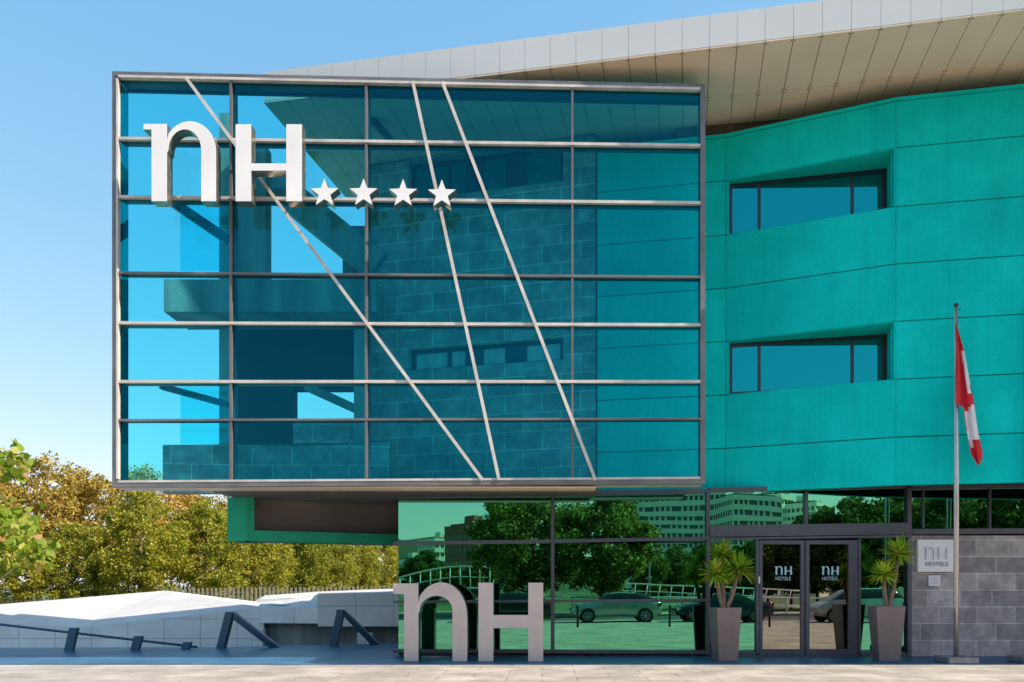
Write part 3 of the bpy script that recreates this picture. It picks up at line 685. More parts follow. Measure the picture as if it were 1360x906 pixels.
pot(1177,16.95,0.60,0.43,1.16,R(-5),'tall tapered taupe pot right of the glass doors')
def yucca(px, Y, heads, label):
    base = Vector((X(px,Y),Y,1.02)); r = empty('yucca_plant', label, 'yucca', base, 'yuccas in the entrance pots')
    mb = MB()
    for hx, hy, rad, dy in heads:
        p = P(hx,hy,Y)-base; p.y = dy
        mid = p*0.45+Vector((p.x*0.1,0,-0.03)); mb.tube([(0,0,0),(p.x*0.15,dy*0.2,p.z*0.12),tuple(mid),tuple(p)], [0.062,0.055,0.045,0.04], M['yucca_bark'], 9)
        for q in range(9):
            t = 0.15+0.085*q; c = p*t+Vector((0,0,-0.01)); 
            mb.tube([tuple(c),tuple(c+p.normalized()*0.018)], [0.056-0.012*t,0.048-0.012*t], M['yucca_bark'], 9)
    mb.build('trunk', r)
    for hx, hy, rad, dy in heads:
        p = P(hx,hy,Y)-base; p.y = dy; lb = MB()
        for _ in range(150):
            el = math.asin(random.uniform(-0.55,1)); az = random.uniform(0,2*math.pi); ln = rad*random.uniform(0.75,1.12)
            d = Vector((math.cos(az)*math.cos(el), math.sin(az)*math.cos(el), math.sin(el)))
            sdv = d.cross(Vector((0,0,1))).normalized() if abs(d.z) < .98 else Vector((1,0,0)); up = sdv.cross(d)
            w = 0.024*random.uniform(0.8,1.3); i = lb.mi(M['leaf_yucca']); prev = None
            for t, wk in ((0.05,0.7),(0.35,1.0),(0.7,0.75),(1.0,0.06)):
                c = p+d*ln*t+Vector((0,0,-1))*0.10*ln*t*t*(1.4-d.z)
                cur = (lb.bm.verts.new(c-sdv*w*wk), lb.bm.verts.new(c-up*w*0.35*wk), lb.bm.verts.new(c+sdv*w*wk))
                if prev:
                    for a_, b_ in ((0,1),(1,2)): lb.bm.faces.new([prev[a_],prev[b_],cur[b_],cur[a_]]).material_index = i
                prev = cur
        lb.build('leaf_head', r)
yucca(962.5,16.95,[(949,762,0.40,-0.12),(981,756,0.46,-0.02),(960,737,0.42,0.14)],'three-headed yucca in the pot left of the doors')
yucca(1178.5,16.95,[(1194,736,0.46,0.02),(1171,763,0.36,-0.08)],'two-headed yucca in the pot right of the doors')

# ------------------------------------------------------------------ left: bent steel beams, handrail, white walls, fence
def bent(pts, label, Y):
    (bx0,by0),(ax,ay),(ex,ey) = pts
    mb = MB()
    a = P(bx0,by0,Y); p = P(ax,ay,Y); e = P(ex,ey,Y+0.4)
    w = 0.20
    mb.hull8([a+Vector((-w/2,0,-.1)),a+Vector((w/2,0,-.1)),p+Vector((w/2+.02,0,0)),p+Vector((-w/2+.02,0,0)),
              a+Vector((-w/2,.2,-.1)),a+Vector((w/2,.2,-.1)),p+Vector((w/2+.02,.2,0)),p+Vector((-w/2+.02,.2,0))], M['navy_steel'])
    hh = 0.15
    mb.hull8([p+Vector((w/2+.021,0.01,-hh-.05)),e+Vector((0,0.01,-hh-.03)),e+Vector((0.12,0.01,-.06)),p+Vector((w/2+.021,0.01,0.0)),
              p+Vector((w/2+.021,.19,-hh-.05)),e+Vector((0,.19,-hh-.03)),e+Vector((0.12,.19,-.06)),p+Vector((w/2+.021,.19,0.0))], M['navy_steel'])
    o = mb.build('bent_steel_beam', loc=(a.x,Y,0), bevel=0.01); tag(o, label, 'steel beam', 'bent navy steel beams at the ramp')
bent(((290,863),(303,812.8),(368,859)), 'navy bent steel beam nearer the handrail, before the white wall', 20.4)
bent(((441,859),(451,809.8),(499,855)), 'navy bent steel beam nearer the letter n, before the dark ramp opening', 21.4)
hr = empty('handrail', 'thin navy handrail on leaning posts at the left of the ramp', 'handrail', (X(150,19.6),19.6,0))
def hpart(mb, name):
    o = mb.build(name, hr); o.matrix_parent_inverse = Matrix.Translation(-Vector(hr.location)); return o
mb = MB(); a, c = P(-60,822.5,19.4), P(262,859.5,20.3); mb.tube([tuple(a),tuple(c)], 0.032, M['navy_steel'], 8); hpart(mb, 'rail')
for x0,yb,x1,yt,Y in ((88,868,97,834,19.5),(176,866,183,845,19.7),(243,863,248,853,20.1),(-30,872,-22,826,19.4)):
    mb = MB(); a, c = P(x0,yb,Y), P(x1,yt,Y); w = 0.1
    mb.hull8([a+Vector((-w,0,-.1)),a+Vector((w,0,-.1)),c+Vector((w,0,0)),c+Vector((-w,0,0)),a+Vector((-w,.12,-.1)),a+Vector((w,.12,-.1)),c+Vector((w,.12,0)),c+Vector((-w,.12,0))], M['navy_steel'])
    hpart(mb, 'post')

def lowwall(name, label, front, rear, zb, loc, m_top=M['white_top'], m_face=M['white_tile'], bottoms=None):
    """tile-clad low wall: front top edge pts (px,py,Y), matching rear top edge pts"""
    mb = MB(); f = [P(*q) for q in front]; r = [P(*q) for q in rear]
    bs = bottoms or [zb]*len(f)
    fi, ti = mb.mi(m_face), mb.mi(m_top)
    F1 = [mb.bm.verts.new(v) for v in f]; R1 = [mb.bm.verts.new(v) for v in r]
    F0 = [mb.bm.verts.new((v.x,v.y,b_)) for v, b_ in zip(f, bs)]; R0 = [mb.bm.verts.new((v.x,v.y,min(b_, v.z-0.05))) for v, b_ in zip(r, bs)]
    for k in range(len(f)-1):
        mb.bm.faces.new([F0[k],F0[k+1],F1[k+1],F1[k]]).material_index = fi
        mb.bm.faces.new([F1[k],F1[k+1],R1[k+1],R1[k]]).material_index = ti
        mb.bm.faces.new([R1[k],R1[k+1],R0[k+1],R0[k]]).material_index = fi
        mb.bm.faces.new([F0[k],R0[k],R0[k+1],F0[k+1]]).material_index = fi
    for k in (0,-1): mb.bm.faces.new([F0[k],F1[k],R1[k],R0[k]]).material_index = fi
    o = mb.build(name, loc=(f[0].x, f[0].y, zb)); tag(o, label, 'wall', 'white tiled low walls'); return o
mb = MB(); A_,B2,C2,D2,E2,F2 = (P(*q) for q in ((-120,815,25),(95.5,835,25),(351,807,25),(342,799.5,30.5),(219.6,784.5,31),(-120,812.5,31)))
zb_ = -1.24; dn = lambda v: Vector((v.x,v.y,zb_))
mb.quad([A_,B2,E2,F2], M['white_top']); mb.quad([B2,C2,D2,E2][:2]+[E2], M['white_top']); mb.quad([C2,D2,E2], M['white_tile'])
for u_, v_ in ((A_,B2),(B2,C2),(C2,D2),(D2,E2),(E2,F2),(F2,A_)): mb.quad([dn(u_),dn(v_),v_,u_], M['white_tile'])
bmesh.ops.remove_doubles(mb.bm, verts=mb.bm.verts[:], dist=0.001)
tag(mb.build('tiled_wall', loc=(A_.x,A_.y,zb_)), 'white low wall with a long bright sloping top, farthest left below the trees', 'wall', 'white tiled low walls')
lowwall('tiled_wall', 'low white tiled wall between the sloping wall and the dark ramp opening',
    [(345,806,24.6),(376,808.5,24.4),(424,808,24.2)], [(345,800,27),(376,797,27.5),(424,789,27.5)], 0.5, None)
lowwall('tiled_wall', 'square-edged white tiled wall right behind the letter n, above the dark opening',
    [(422,789.5,24.0),(470,788,24.0),(560,786,24.0)], [(422,787,27.4),(470,785.8,27.4),(560,784,27.4)], 0.42, None)
lowwall('tiled_wall', 'sunlit white wall strip farthest back below the pale fence',
    [(338,799,33),(345,796,33),(420,793,33),(490,786,33),(560,785,33)], [(345,794,35),(352,791,35),(420,786,35),(490,783,35),(560,781,35)], -0.05, None)
rc = MB(); rc.hull8([P(345,832,25.2),P(560,828,25.2),P(560,800,25.2),P(345,804,25.2)]+[p+Vector((0,0.3,0)) for p in (P(345,832,25.2),P(560,828,25.2),P(560,800,25.2),P(345,804,25.2))], M['concrete'])
rc.box(X(345,24.9),X(560,24.9),25.25,25.4,-1.24,0.95,M['concrete']); tag(rc.build('ramp_wall', loc=(X(345,25.2),25.2,-1.24)), 'dark concrete wall inside the ramp opening', 'wall')
for a_, b_, y_, py_, lb_ in ((334,349,24.2,836,'narrow white tiled pier at the left end of the ramp opening'),(474,492,23.6,841,'narrow white tiled pier right of the second bent beam')):
    dd = MB(); dd.box(X(a_,y_),X(b_,y_),y_,y_+0.3,-1.24,Z(py_,y_),M['white_tile']); tag(dd.build('pier', loc=(X(a_,y_),y_,-1.24)), lb_, 'pier')
def fence(px0, py0, px1, py1, Y, hgt, m, label, stepx=0.28):
    a, c = P(px0,py0,Y), P(px1,py1,Y)
    r = empty('slat_fence', label, 'fence', (a.x,Y,a.z-hgt))
    mb = MB(); nn = int((c.x-a.x)/stepx)
    for k in range(nn+1):
        x = k*stepx; z = (c.z-a.z)*k/nn; mb.box(x-0.07,x+0.07,0,0.03,z,z+hgt+random.uniform(-0.03,0.03),m)
    mb.build('slats', r)
    mb = MB(); w = c.x-a.x; dz = c.z-a.z
    for zz in (0.35,0.8): mb.hull8([(0,.031,hgt*zz),(w,.031,hgt*zz+dz),(w,.031,hgt*zz+.1+dz),(0,.031,hgt*zz+.1),(0,.07,hgt*zz),(w,.07,hgt*zz+dz),(w,.07,hgt*zz+.1+dz),(0,.07,hgt*zz+.1)], m)
    mb.build('fence_rail', r)
fence(228,781.5,560,777.5,50,1.8,M['wood_fence'],'pale vertical slat fence running behind the white walls')
fence(-120,799.5,62,796.5,50,1.0,M['fence_dark'],'low dark slat fence at the foot of the trees, far left')

# ------------------------------------------------------------------ trees
def leaf_mesh(name, n, shape, size, clumps, cr, mat, aspect=1.6, seed=1, hexa=False):
    g = np.random.default_rng(seed)
    C = []
    while len(C) < clumps:
        d = g.normal(size=3); d /= np.linalg.norm(d); rr = g.uniform(0.25,1.0)**0.5
        p = shape(d, rr)
        if p is not None: C.append(p)
    C = np.array(C)
    idx = g.integers(0, len(C), n)
    rad = cr*g.uniform(0.5,1.3,len(C))
    off_ = g.normal(size=(n,3)); off_ /= np.linalg.norm(off_,axis=1)[:,None]; off_ *= (g.uniform(0,1,n)**0.45*rad[idx])[:,None]
    pos = C[idx]+off_*np.array([1,1,0.8])
    u = g.normal(size=(n,3))+off_*0.2; u /= np.linalg.norm(u,axis=1)[:,None]
    v = np.cross(u, g.normal(size=(n,3))); v /= np.linalg.norm(v,axis=1)[:,None]
    s = size*g.uniform(0.6,1.35,n)[:,None]
    K = 4
    if hexa:
        K = 6; w_ = np.cross(u, v); h_ = s*0.5/aspect
        V = np.stack([pos-u*s*0.5, pos-u*s*0.3+v*h_*0.9+w_*s*.08, pos+u*s*0.12+v*h_*0.8+w_*s*.08, pos+u*s*0.62, pos+u*s*0.12-v*h_*0.8+w_*s*.08, pos-u*s*0.3-v*h_*0.9+w_*s*.08], axis=1).reshape(-1,3)
    else: V = np.stack([pos-u*s*0.5, pos+v*s*0.5/aspect, pos+u*s*0.55, pos-v*s*0.5/aspect], axis=1).reshape(-1,3)
    me = bpy.data.meshes.new(name)
    me.vertices.add(K*n); me.vertices.foreach_set('co', V.ravel().astype(np.float32))
    me.loops.add(K*n); me.loops.foreach_set('vertex_index', np.arange(K*n, dtype=np.int32))
    me.polygons.add(n); me.polygons.foreach_set('loop_start', np.arange(0,K*n,K,dtype=np.int32)); me.polygons.foreach_set('loop_total', np.full(n,K,dtype=np.int32))
    me.materials.append(mat); me.update(); me.validate(); return me, C
def ovoid(w, z0, z1, conic=0.0):
    zc = (z0+z1)/2; h = (z1-z0)/2
    def f(d, rr):
        zz = d[2]*rr; k = 1-conic*max(0,zz)
        return np.array([d[0]*rr*w/2*k, d[1]*rr*w/2*k, zc+zz*h])
    return f
def trunk_mesh(name, h, r, C, seed, nb=10, m=None):
    rd = random.Random(seed); mb = MB()
    mb.tube([(0,0,-0.1),(0.02*h*rd.uniform(-1,1),0,h*0.35),(0.03*h*rd.uniform(-1,1),0.02*h,h*0.7),(0,0,h*0.92)], [r,r*0.8,r*0.5,r*0.15], m or M['bark'], 8)
    for k in range(nb):
        c = C[rd.randrange(len(C))]; z = max(h*0.18, min(c[2]*0.6, h*0.7))
        mid = (c[0]*0.5, c[1]*0.5, z+(c[2]-z)*0.35); mb.tube([(0,0,z),mid,tuple(c)], [r*0.4,r*0.25,r*0.08], m or M['bark'], 5)
    bmesh.ops.recalc_face_normals(mb.bm, faces=mb.bm.faces[:]); me = bpy.data.meshes.new(name); mb.bm.to_mesh(me); mb.bm.free(); me.materials.append(mb.mats[0]); return me
kinds = {}
def kind(key, n, shape, size, clumps, cr, mat, h, r, seed, nb=10):
    lm, C = leaf_mesh('crown', n, shape, size, clumps, cr, mat, seed=seed); kinds[key] = (lm, trunk_mesh('trunk', h, r, C, seed, nb))
for i in range(3):
    kind('hedge%d'%i, 24000, ovoid(6.0,0.2,7.6,0.4), 0.17, 300, 0.55, M['leaf_hedge'], 7.0, 0.14, 10+i)
for i in range(2):
    kind('autumn%d'%i, 17000, ovoid(11,2.2,14.4,0.2), 0.30, 170, 0.95, M['leaf_autumn'], 13.5, 0.25, 20+i, 26)
for i in range(2):
    kind('dark%d'%i, 14000, ovoid(8.0,1.6,9.2,0.1), 0.36, 80, 1.0, M['leaf_dark'], 8.5, 0.18, 30+i, 16)
kind('plane', 26000, ovoid(7.8,1.5,8.4,0.1), 0.24, 170, 0.8, M['leaf_plane'], 7.5, 0.16, 40, 18)
def tree(key, x, y, s, label, group, sz=None, rz=0, z=-0.05, name='tree'):
    r = empty(name, label, 'tree', (x,y,z), group, rz); r.scale = (s,s,sz or s)
    for me, nm in zip(kinds[key], ('crown','trunk')):
        o = bpy.data.objects.new(nm, me); COL.objects.link(o); o.parent = r
G1 = 'clipped green trees behind the white walls'
row = [(-75,50,.86,'hedge0','yellow-green tree cut by the left picture edge'),(20,52,.82,'hedge1','olive green tree at the far left above the dark fence'),
       (98,54,.84,'hedge2','dense green tree second from the left above the bright wall top'),(186,55,1.13,'hedge0','tall cone-shaped green tree just left of below the glass box corner'),
       (272,60,1.13,'hedge1','cone-shaped green tree below the lower left corner of the glass box'),(336,68,1.12,'hedge2','rounded green tree directly under the teal beam end'),
       (388,76,1.18,'hedge0','darker green tree fourth from the letter n, under the teal beam'),(432,84,1.2,'hedge1','green tree third from the letter n, over the slat fence'),
       (474,92,1.22,'hedge2','green tree second from the letter n, over the slat fence'),(512,100,1.25,'hedge0','small green tree nearest the glass lobby edge'),(548,108,1.3,'hedge1','green tree half hidden by the lobby corner')]
for i,(px,Y,s,k,lb) in enumerate(row): tree(k, X(px,Y), Y, s, lb, G1, rz=i*1.3)
G2 = 'tall autumn trees at the back'
for i,(px,Y,s,k,lb) in enumerate([(-55,72,1.0,'autumn0','tall brown autumn tree at the far left edge behind the green trees'),(52,76,1.05,'autumn1','tallest golden brown autumn tree left of the glass box'),
        (128,80,1.0,'autumn0','sparse golden autumn tree touching the left side of the glass box'),(205,88,1.12,'autumn1','orange autumn tree under the lower left corner of the glass box'),
        (262,96,1.0,'autumn0','rust-coloured autumn tree left of the teal beam end'),(330,104,0.88,'autumn1','yellow autumn tree mostly hidden by the teal beam'),(420,112,0.8,'autumn0','autumn tree hidden behind the dark underside')]):
    tree(k, X(px,Y), Y, s, lb, G2, rz=i*2.1, name='autumn_tree')
# near young tree whose leaves hang into the left edge
lm, C = leaf_mesh('crown', 2600, ovoid(3.0,1.5,3.25,0.0), 0.10, 60, 0.27, M['leaf_near'], aspect=1.15, seed=77, hexa=True)
tm = trunk_mesh('trunk', 2.9, 0.035, C, 5, 30)
r = empty('young_tree', 'young tree with large bright green leaves reaching in at the left edge', 'tree', (-7.05,9.0,0.0), None, 0.4)
for me, nm in ((lm,'crown'),(tm,'trunk')):
    o = bpy.data.objects.new(nm, me); COL.objects.link(o); o.parent = r

# ------------------------------------------------------------------ street behind the viewpoint (seen in the lobby glass)
def rx(px, Yr): return X(px, 36-Yr)      # lateral position of something at Yr whose mirror image shows at px
def rz_(py, Yr): return Z(py, 36-Yr)
def car(x0, L_, paint, roofh, label, style='hatch', y=-1.35, W=1.78):
    """nose toward -X; x0 = nose; near flank faces +Y"""
    r = empty('parked_car', label, 'car', (x0+L_/2, y-W/2, 0.0), 'cars parked along the street')
    if style == 'hatch': st = [(0,.50,.62,.62),(.03,.32,.72,.72),(.10,.27,.84,.84),(.24,.25,.97,.97),(.29,.25,1.0,1.04),(.42,.25,1.01,roofh-.06),(.52,.25,1.02,roofh),(.72,.25,1.03,roofh-.03),(.84,.26,1.03,roofh-.13),(.93,.28,1.03,1.10),(.975,.34,.98,.98),(1,.5,.80,.80)]
    elif style == 'saloon': st = [(0,.50,.60,.60),(.03,.32,.70,.70),(.12,.27,.82,.82),(.26,.25,.93,.93),(.30,.25,.95,.99),(.42,.25,.97,roofh-.05),(.52,.25,.98,roofh),(.66,.25,1.0,roofh-.04),(.80,.26,1.0,1.08),(.84,.26,1.0,1.02),(.95,.30,.99,.99),(.985,.36,.94,.94),(1,.5,.76,.76)]
    else: st = [(0,.50,.66,.66),(.03,.32,.80,.80),(.12,.27,.98,.98),(.20,.25,1.08,1.12),(.34,.25,1.12,roofh-.08),(.46,.25,1.13,roofh),(.80,.25,1.14,roofh-.02),(.94,.28,1.14,roofh-.12),(.985,.34,1.05,1.05),(1,.5,.9,.9)]
    mb = MB(); ip, ig = mb.mi(paint), mb.mi(M['car_glass']); rings = []
    for t, zb, zm, zr in st:
        e = 1-0.10*(abs(2*t-1)**4)
        w = W/2*e; cab = zr-zm > 0.02; wr = w*(0.78 if cab else 0.93)
        xx = -L_/2+t*L_
        ring = []
        for sgn in (-1,1):
            pts = [(xx,sgn*w*0.93,zb),(xx,sgn*w,zb+.16),(xx,sgn*w*1.0,(zb+zm)/2+.05),(xx,sgn*w*0.965,zm),(xx,sgn*wr,zr-(.035 if cab else .01)),(xx,sgn*wr*0.72,zr)]
            ring.append(pts)
        full = ring[0]+ring[1][::-1]
        rings.append(([mb.bm.verts.new(p) for p in full], cab))
    for (a, ca), (c, cc) in zip(rings, rings[1:]):
        for k in range(12):
            f = mb.bm.faces.new([a[k],a[(k+1)%12],c[(k+1)%12],c[k]]); f.smooth = True
            glassy = (ca or cc) and (k in (3,7) or ((k in (4,5,6)) and ca != cc))
            if (ca and cc) and k in (4,5,6) and abs((a[5].co.z)-(c[5].co.z)) > 0.09: glassy = True
            f.material_index = ig if glassy else ip
    mb.bm.faces.new(rings[0][0][::-1]).material_index = ip; mb.bm.faces.new(rings[-1][0]).material_index = ip
    body = mb.build('body', r)
    for sx in (-1,1):
        for wx in (-L_/2+L_*0.185, L_/2-L_*0.185):
            ya, yb = sx*(W/2-0.17), sx*(W/2+0.005)
            mb = MB(); mb.tube([(wx,sx*(W/2-.02),.335),(wx,sx*(W/2+.001),.335)], 0.375, M['black'], 24); mb.build('wheel_arch', r)
            mb = MB(); mb.tube([(wx,ya,.315),(wx,yb+sx*.012,.315)], 0.31, M['rubber'], 24); w_ = mb.build('wheel', r)
            mb = MB(); mb.tube([(wx,yb+sx*.013,.315),(wx,yb+sx*.022,.315)], 0.05, M['rim'], 12)
            for q in range(10):
                an = q*math.pi/5; mb.tube([(wx+.04*math.cos(an),yb+sx*.018,.315+.04*math.sin(an)),(wx+.21*math.cos(an),yb+sx*.018,.315+.21*math.sin(an))], 0.017, M['rim'], 5)
            for q in range(24):
                a0, a1 = q*math.pi/12, (q+1)*math.pi/12
                mb.tube([(wx+.215*math.cos(a0),yb+sx*.018,.315+.215*math.sin(a0)),(wx+.215*math.cos(a1),yb+sx*.018,.315+.215*math.sin(a1))], 0.014, M['rim'], 5, False)
            mb.build('rim', w_)
        mb = MB(); mb.box(L_/2-.20,L_/2-.02,min(sx*(W/2-.28),sx*(W/2-.045)),max(sx*(W/2-.28),sx*(W/2-.045)),.80,.95,M['tail']); mb.build('tail_light', r, bevel=.02)
        mb = MB(); mb.box(-L_/2+.06,-L_/2+.28,min(sx*(W/2-.30),sx*(W/2-.075)),max(sx*(W/2-.30),sx*(W/2-.075)),.56,.68,M['lamp_glass']); mb.build('headlight', r, bevel=.02)
        mb = MB(); mb.box(-.03-L_*.16,.0-L_*.12,min(sx*(W/2-.02),sx*(W/2+.16)),max(sx*(W/2-.02),sx*(W/2+.16)),.98,1.08,paint); mb.build('mirror', r, bevel=.02)
        for dx in (-.02,.9): mb = MB(); mb.box(dx-.1,dx+.06,min(sx*(W/2-.005),sx*(W/2+.018)),max(sx*(W/2-.005),sx*(W/2+.018)),.80,.825,M['black']); mb.build('door_handle', r)
    return r
car(rx(758,-1.35), 4.33, M['car_silver'], 1.44, 'silver hatchback with red tail lamp mirrored in the lobby glass right of the letter H')
car(rx(898,-1.35), 4.65, M['car_blue'], 1.42, 'dark navy saloon mirrored behind the left pot and glass door', 'saloon')
car(rx(1085,-1.35), 4.3, M['car_grey'], 1.62, 'pale grey tall car mirrored in the right door leaf and sidelight', 'van')
car(rx(612,-1.35), 4.3, M['car_black'], 1.42, 'black car mirrored behind the free-standing grey letters')
car(rx(1235,-1.35), 4.4, M['car_silver'], 1.44, 'silver car parked beyond the pale grey tall car')
for i, (px, lb) in enumerate(((767,'black bollard mirrored beside the front of the silver hatchback'),(890,'black bollard mirrored between the silver and navy cars'),(1021.5,'black bollard mirrored in the left door leaf'),(645,'black bollard mirrored behind the letter H'))):
    Yr = 3.2; mb = MB(); mb.tube([(0,0,0),(0,0,.8),(0,0,.83),(0,0,.9),(0,0,.92)], [.05,.05,.06,.06,.03], M['black'], 12)
    o = mb.build('bollard'); o.location = (rx(px,Yr),Yr,0); tag(o, lb, 'bollard', 'black bollards on the pavement')
# river railing and sloping footbridge
def railing(name, x0, z0, x1, z1, Y, h, n, label, cat, m=M['white_paint'], lean=0.0, arch=0.0, y1=None):
    y1 = Y if y1 is None else y1
    r = empty(name, label, cat, (x0,Y,z0))
    at = lambda t: Vector(((x1-x0)*t, (y1-Y)*t, (z1-z0)*t+arch*math.sin(math.pi*t)))
    for zz, rad in ((h,0.05),(h*0.55,0.03),(0.0,0.07)):
        mb = MB(); mb.tube([tuple(at(k/24)+Vector((lean,0,zz))) for k in range(25)], rad, m, 6); mb.build('rail', r)
    for k in range(n+1):
        mb = MB(); p = at(k/n); mb.tube([tuple(p+Vector((0,0,-0.05))),tuple(p+Vector((lean,0,h)))], 0.045, m, 6); mb.build('post', r)
railing('footbridge_railing', rx(652,-20), rz_(790,-20), rx(1062,-20), rz_(806,-20), -20, 1.15, 26, 'white footbridge railing with leaning posts mirrored across the lobby glass', 'railing', lean=0.2)
railing('arched_railing', rx(531,-20), rz_(793,-20), rx(650,-20), rz_(781,-20), -20.1, 1.5, 9, 'rising white railing mirrored above the letter n', 'railing', arch=0.25)
railing('riverside_railing', rx(760,-16.5), 0.0, rx(1500,-16.5), 0.0, -16.5, 1.05, 26, 'level white riverside railing mirrored in the doors', 'railing')
# street lamp
r = empty('street_lamp', 'street lamp mirrored right of the leafy tree in the lobby glass', 'street lamp', (rx(863,-24),-24,0))
mb = MB(); mb.tube([(0,0,0),(0,0,4.6)], [.08,.05], M['wood_fence'], 8); mb.build('post', r); mb = MB(); mb.tube([(0,0,4.6),(0,0,4.7),(0,0,4.85)], [.12,.3,.22], M['sign_plate'], 10); mb.build('lamp_head', r)
tree('plane', rx(705,-15), -15.5, 1.02, 'leafy street tree mirrored above the letter H, left of the mullion', 'street trees across the road', 1.0)
tree('plane', rx(800,-15), -16.8, 1.0, 'leafy street tree mirrored in the lobby glass right of the mullion', 'street trees across the road', 1.0, 2.2)
dk = [(560,-60,.7),(600,-65,.55),(640,-60,.6),(870,-34,.55),(905,-36,.62),(945,-38,.66),(985,-36,.62),(1020,-36,.75),(1050,-38,.85),(1085,-36,.95),(1120,-36,1.0),(1160,-34,1.1),(1205,-34,1.15),(1250,-32,1.15),(1300,-32,1.2),(1350,-30,1.15),(1400,-30,1.2)]
for i,(px,Yr,s) in enumerate(dk):
    where = 'above the letter n' if px < 700 else 'right of the street lamp' if px < 1000 else 'in the entrance glass' if px < 1200 else 'in the window strip over the stone wall'
    tree('dark%d'%(i%2), rx(px,Yr), Yr, s, 'dark green tree mirrored '+where, 'dark trees on the far bank', rz=i*0.9)
# apartment blocks
def block(name, x0, x1, Yr, depth, h, fl, label, wallm, rot=0.0, band=0.52, winw=1.7, curve=0.0, roofm=None):
    r = empty(name, label, 'building', ((x0+x1)/2, Yr, 0), None, rot); W = x1-x0; h = int(h/fl)*fl+fl*band*.5-.9
    mb = MB(); mb.box(-W/2,W/2,-depth,-0.3,0,h+.8,M['apt_glass']); mb.build('core', r)
    mb = MB(); nf = int(round((h+.9-fl*band*.5)/fl))
    for k in range(nf+1):
        z = k*fl; mb.box(-W/2-.2,W/2+.2,-depth-.2,0.35,z-fl*band*.5+ .0,min(h+.9,z+fl*band*.5),wallm)
    mb.build('floor_band', r)
    mb = MB(); nw = int(W/winw)
    for k in range(nf):
        for q in range(nw+1):
            if (q*7+k*3)%5 == 0: continue
            x = -W/2+q*W/nw; mb.box(x-.28,x+.28,-.28,.02,k*fl+fl*band*.5+.01,(k+1)*fl-fl*band*.5-.01,wallm)
    for q in range(int(depth/winw)+1):
        y = -0.4-q*winw
        for k in range(nf):
            for sx in (-1,1): mb.box(min(sx*(W/2-.02),sx*(W/2+.02)),max(sx*(W/2-.02),sx*(W/2+.02)),y-.3,y+.3,k*fl+fl*band*.5+.01,(k+1)*fl-fl*band*.5-.01,wallm)
    mb.build('window_pier', r)['kind'] = 'stuff'
    mb = MB(); mb.box(-W/2+.9,W/2-.9,-depth+.9,-1.2,h+.9,h+1.5,roofm or M['slate']); mb.box(-W*.2,W*.12,-depth*.6,-depth*.3,h+1.6,h+3.4,wallm); mb.build('roof', r)
YA = -226
block('apartment_block', rx(835,YA), rx(962,YA), YA, 16, 38, 3.05, 'long white apartment block mirrored at the top right of the lobby glass', M['facade_white'], R(10))
block('apartment_block', rx(968,YA+10), rx(1034,YA+10), YA+14, 16, 33.5, 3.05, 'white banded apartment tower mirrored in the glass over the doors, left of the mullion', M['facade_white'], R(-12))
block('apartment_block', rx(1036,YA), rx(1068,YA), YA-6, 14, 34, 3.05, 'narrow pale apartment block mirrored just left of the mullion over the doors', M['facade_white'], R(-40))
block('apartment_block', rx(1074,YA), rx(1108,YA), YA, 14, 33, 3.05, 'white apartment block mirrored just right of the mullion over the doors', M['facade_white'], R(-44))
block('mansard_building', rx(1109,YA), rx(1140,YA), YA-10, 14, 26, 3.4, 'older tan building mirrored right of the white apartment block', M['facade_tan'], 0, .6)
block('brick_building', rx(630,-150), rx(668,-150), -150, 12, 18.5, 3.2, 'red brick building with white top floor mirrored above the letters', M['facade_red'], R(-45), .6)
block('terraced_building', rx(575,-240), rx(625,-240), -240, 14, 20, 3.1, 'long pale terraced building mirrored above the letter n', M['facade_white'], R(-32), .5, roofm=M['roof_tile'])
block('terraced_building', rx(540,-260), rx(580,-260), -262, 14, 15, 3.1, 'lower pale terraced building mirrored at the left end of the lobby glass', M['facade_white'], R(-36), .5)

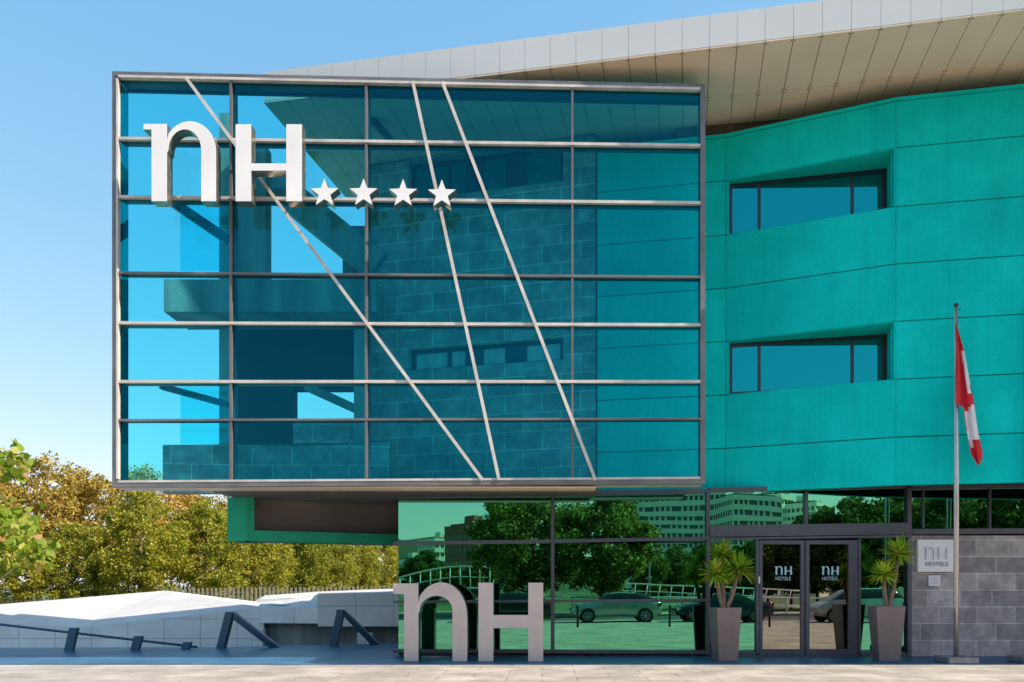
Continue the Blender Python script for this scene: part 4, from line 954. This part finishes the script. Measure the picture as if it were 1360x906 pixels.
# ------------------------------------------------------------------ camera, light, world
cam = bpy.data.cameras.new('camera'); co = bpy.data.objects.new('camera', cam); COL.objects.link(co)
co.location = (0,0,EYE); co.rotation_euler = (R(90),0,0)
cam.sensor_fit = 'HORIZONTAL'; cam.sensor_width = 36; cam.lens = F/1360*36
cam.shift_x = -(CX-680)/1360; cam.shift_y = (HZ-453)/1360; cam.clip_start = 0.1; cam.clip_end = 4000
scene.camera = co
AZ, EL = R(16), R(40.6)
to_sun = Vector((math.cos(AZ)*math.cos(EL), -math.sin(AZ)*math.cos(EL), math.sin(EL)))
sl = bpy.data.lights.new('sun', 'SUN'); sl.energy = 3.3; sl.angle = R(0.5); sl.color = (1.0,0.91,0.78)
so_ = bpy.data.objects.new('sun', sl); COL.objects.link(so_); so_.rotation_euler = to_sun.to_track_quat('Z','Y').to_euler()
w = bpy.data.worlds.new('World'); scene.world = w; w.use_nodes = True; nt = w.node_tree
bg = nt.nodes['Background']; sk = nt.nodes.new('ShaderNodeTexSky'); sk.sky_type = 'NISHITA'; sk.sun_disc = False
sk.sun_elevation = EL; sk.sun_rotation = math.atan2(to_sun.x, to_sun.y)
sk.altitude = 0; sk.air_density = 1.0; sk.dust_density = 0.9; sk.ozone_density = 1.0
hz = nt.nodes.new('ShaderNodeMix'); hz.data_type = 'RGBA'; hz.blend_type = 'MULTIPLY'; hz.inputs[0].default_value = 1; hz.inputs[7].default_value = (0.66,1.14,1.74,1)
sp = nt.nodes.new('ShaderNodeSeparateColor'); cb = nt.nodes.new('ShaderNodeCombineColor'); nt.links.new(sk.outputs[0], sp.inputs[0])
for i, pw_ in enumerate((0.95, 0.55, 0.32)):      # camera-like response per channel
    m_ = nt.nodes.new('ShaderNodeMath'); m_.operation = 'POWER'; m_.inputs[1].default_value = pw_
    nt.links.new(sp.outputs[i], m_.inputs[0]); nt.links.new(m_.outputs[0], cb.inputs[i])
nt.links.new(cb.outputs[0], hz.inputs[6]); nt.links.new(hz.outputs[2], bg.inputs[0]); bg.inputs[1].default_value = 0.145
vs = scene.view_settings; vs.view_transform = 'Standard'; vs.look = 'None'; vs.gamma = 1; vs.exposure = 1.32; vs.use_curve_mapping = False
scene.cycles.max_bounces = 8; scene.cycles.transparent_max_bounces = 16; scene.cycles.glossy_bounces = 4; scene.cycles.diffuse_bounces = 4
scene.cycles.use_denoising = True
scene.cycles.caustics_reflective = False; scene.cycles.caustics_refractive = False
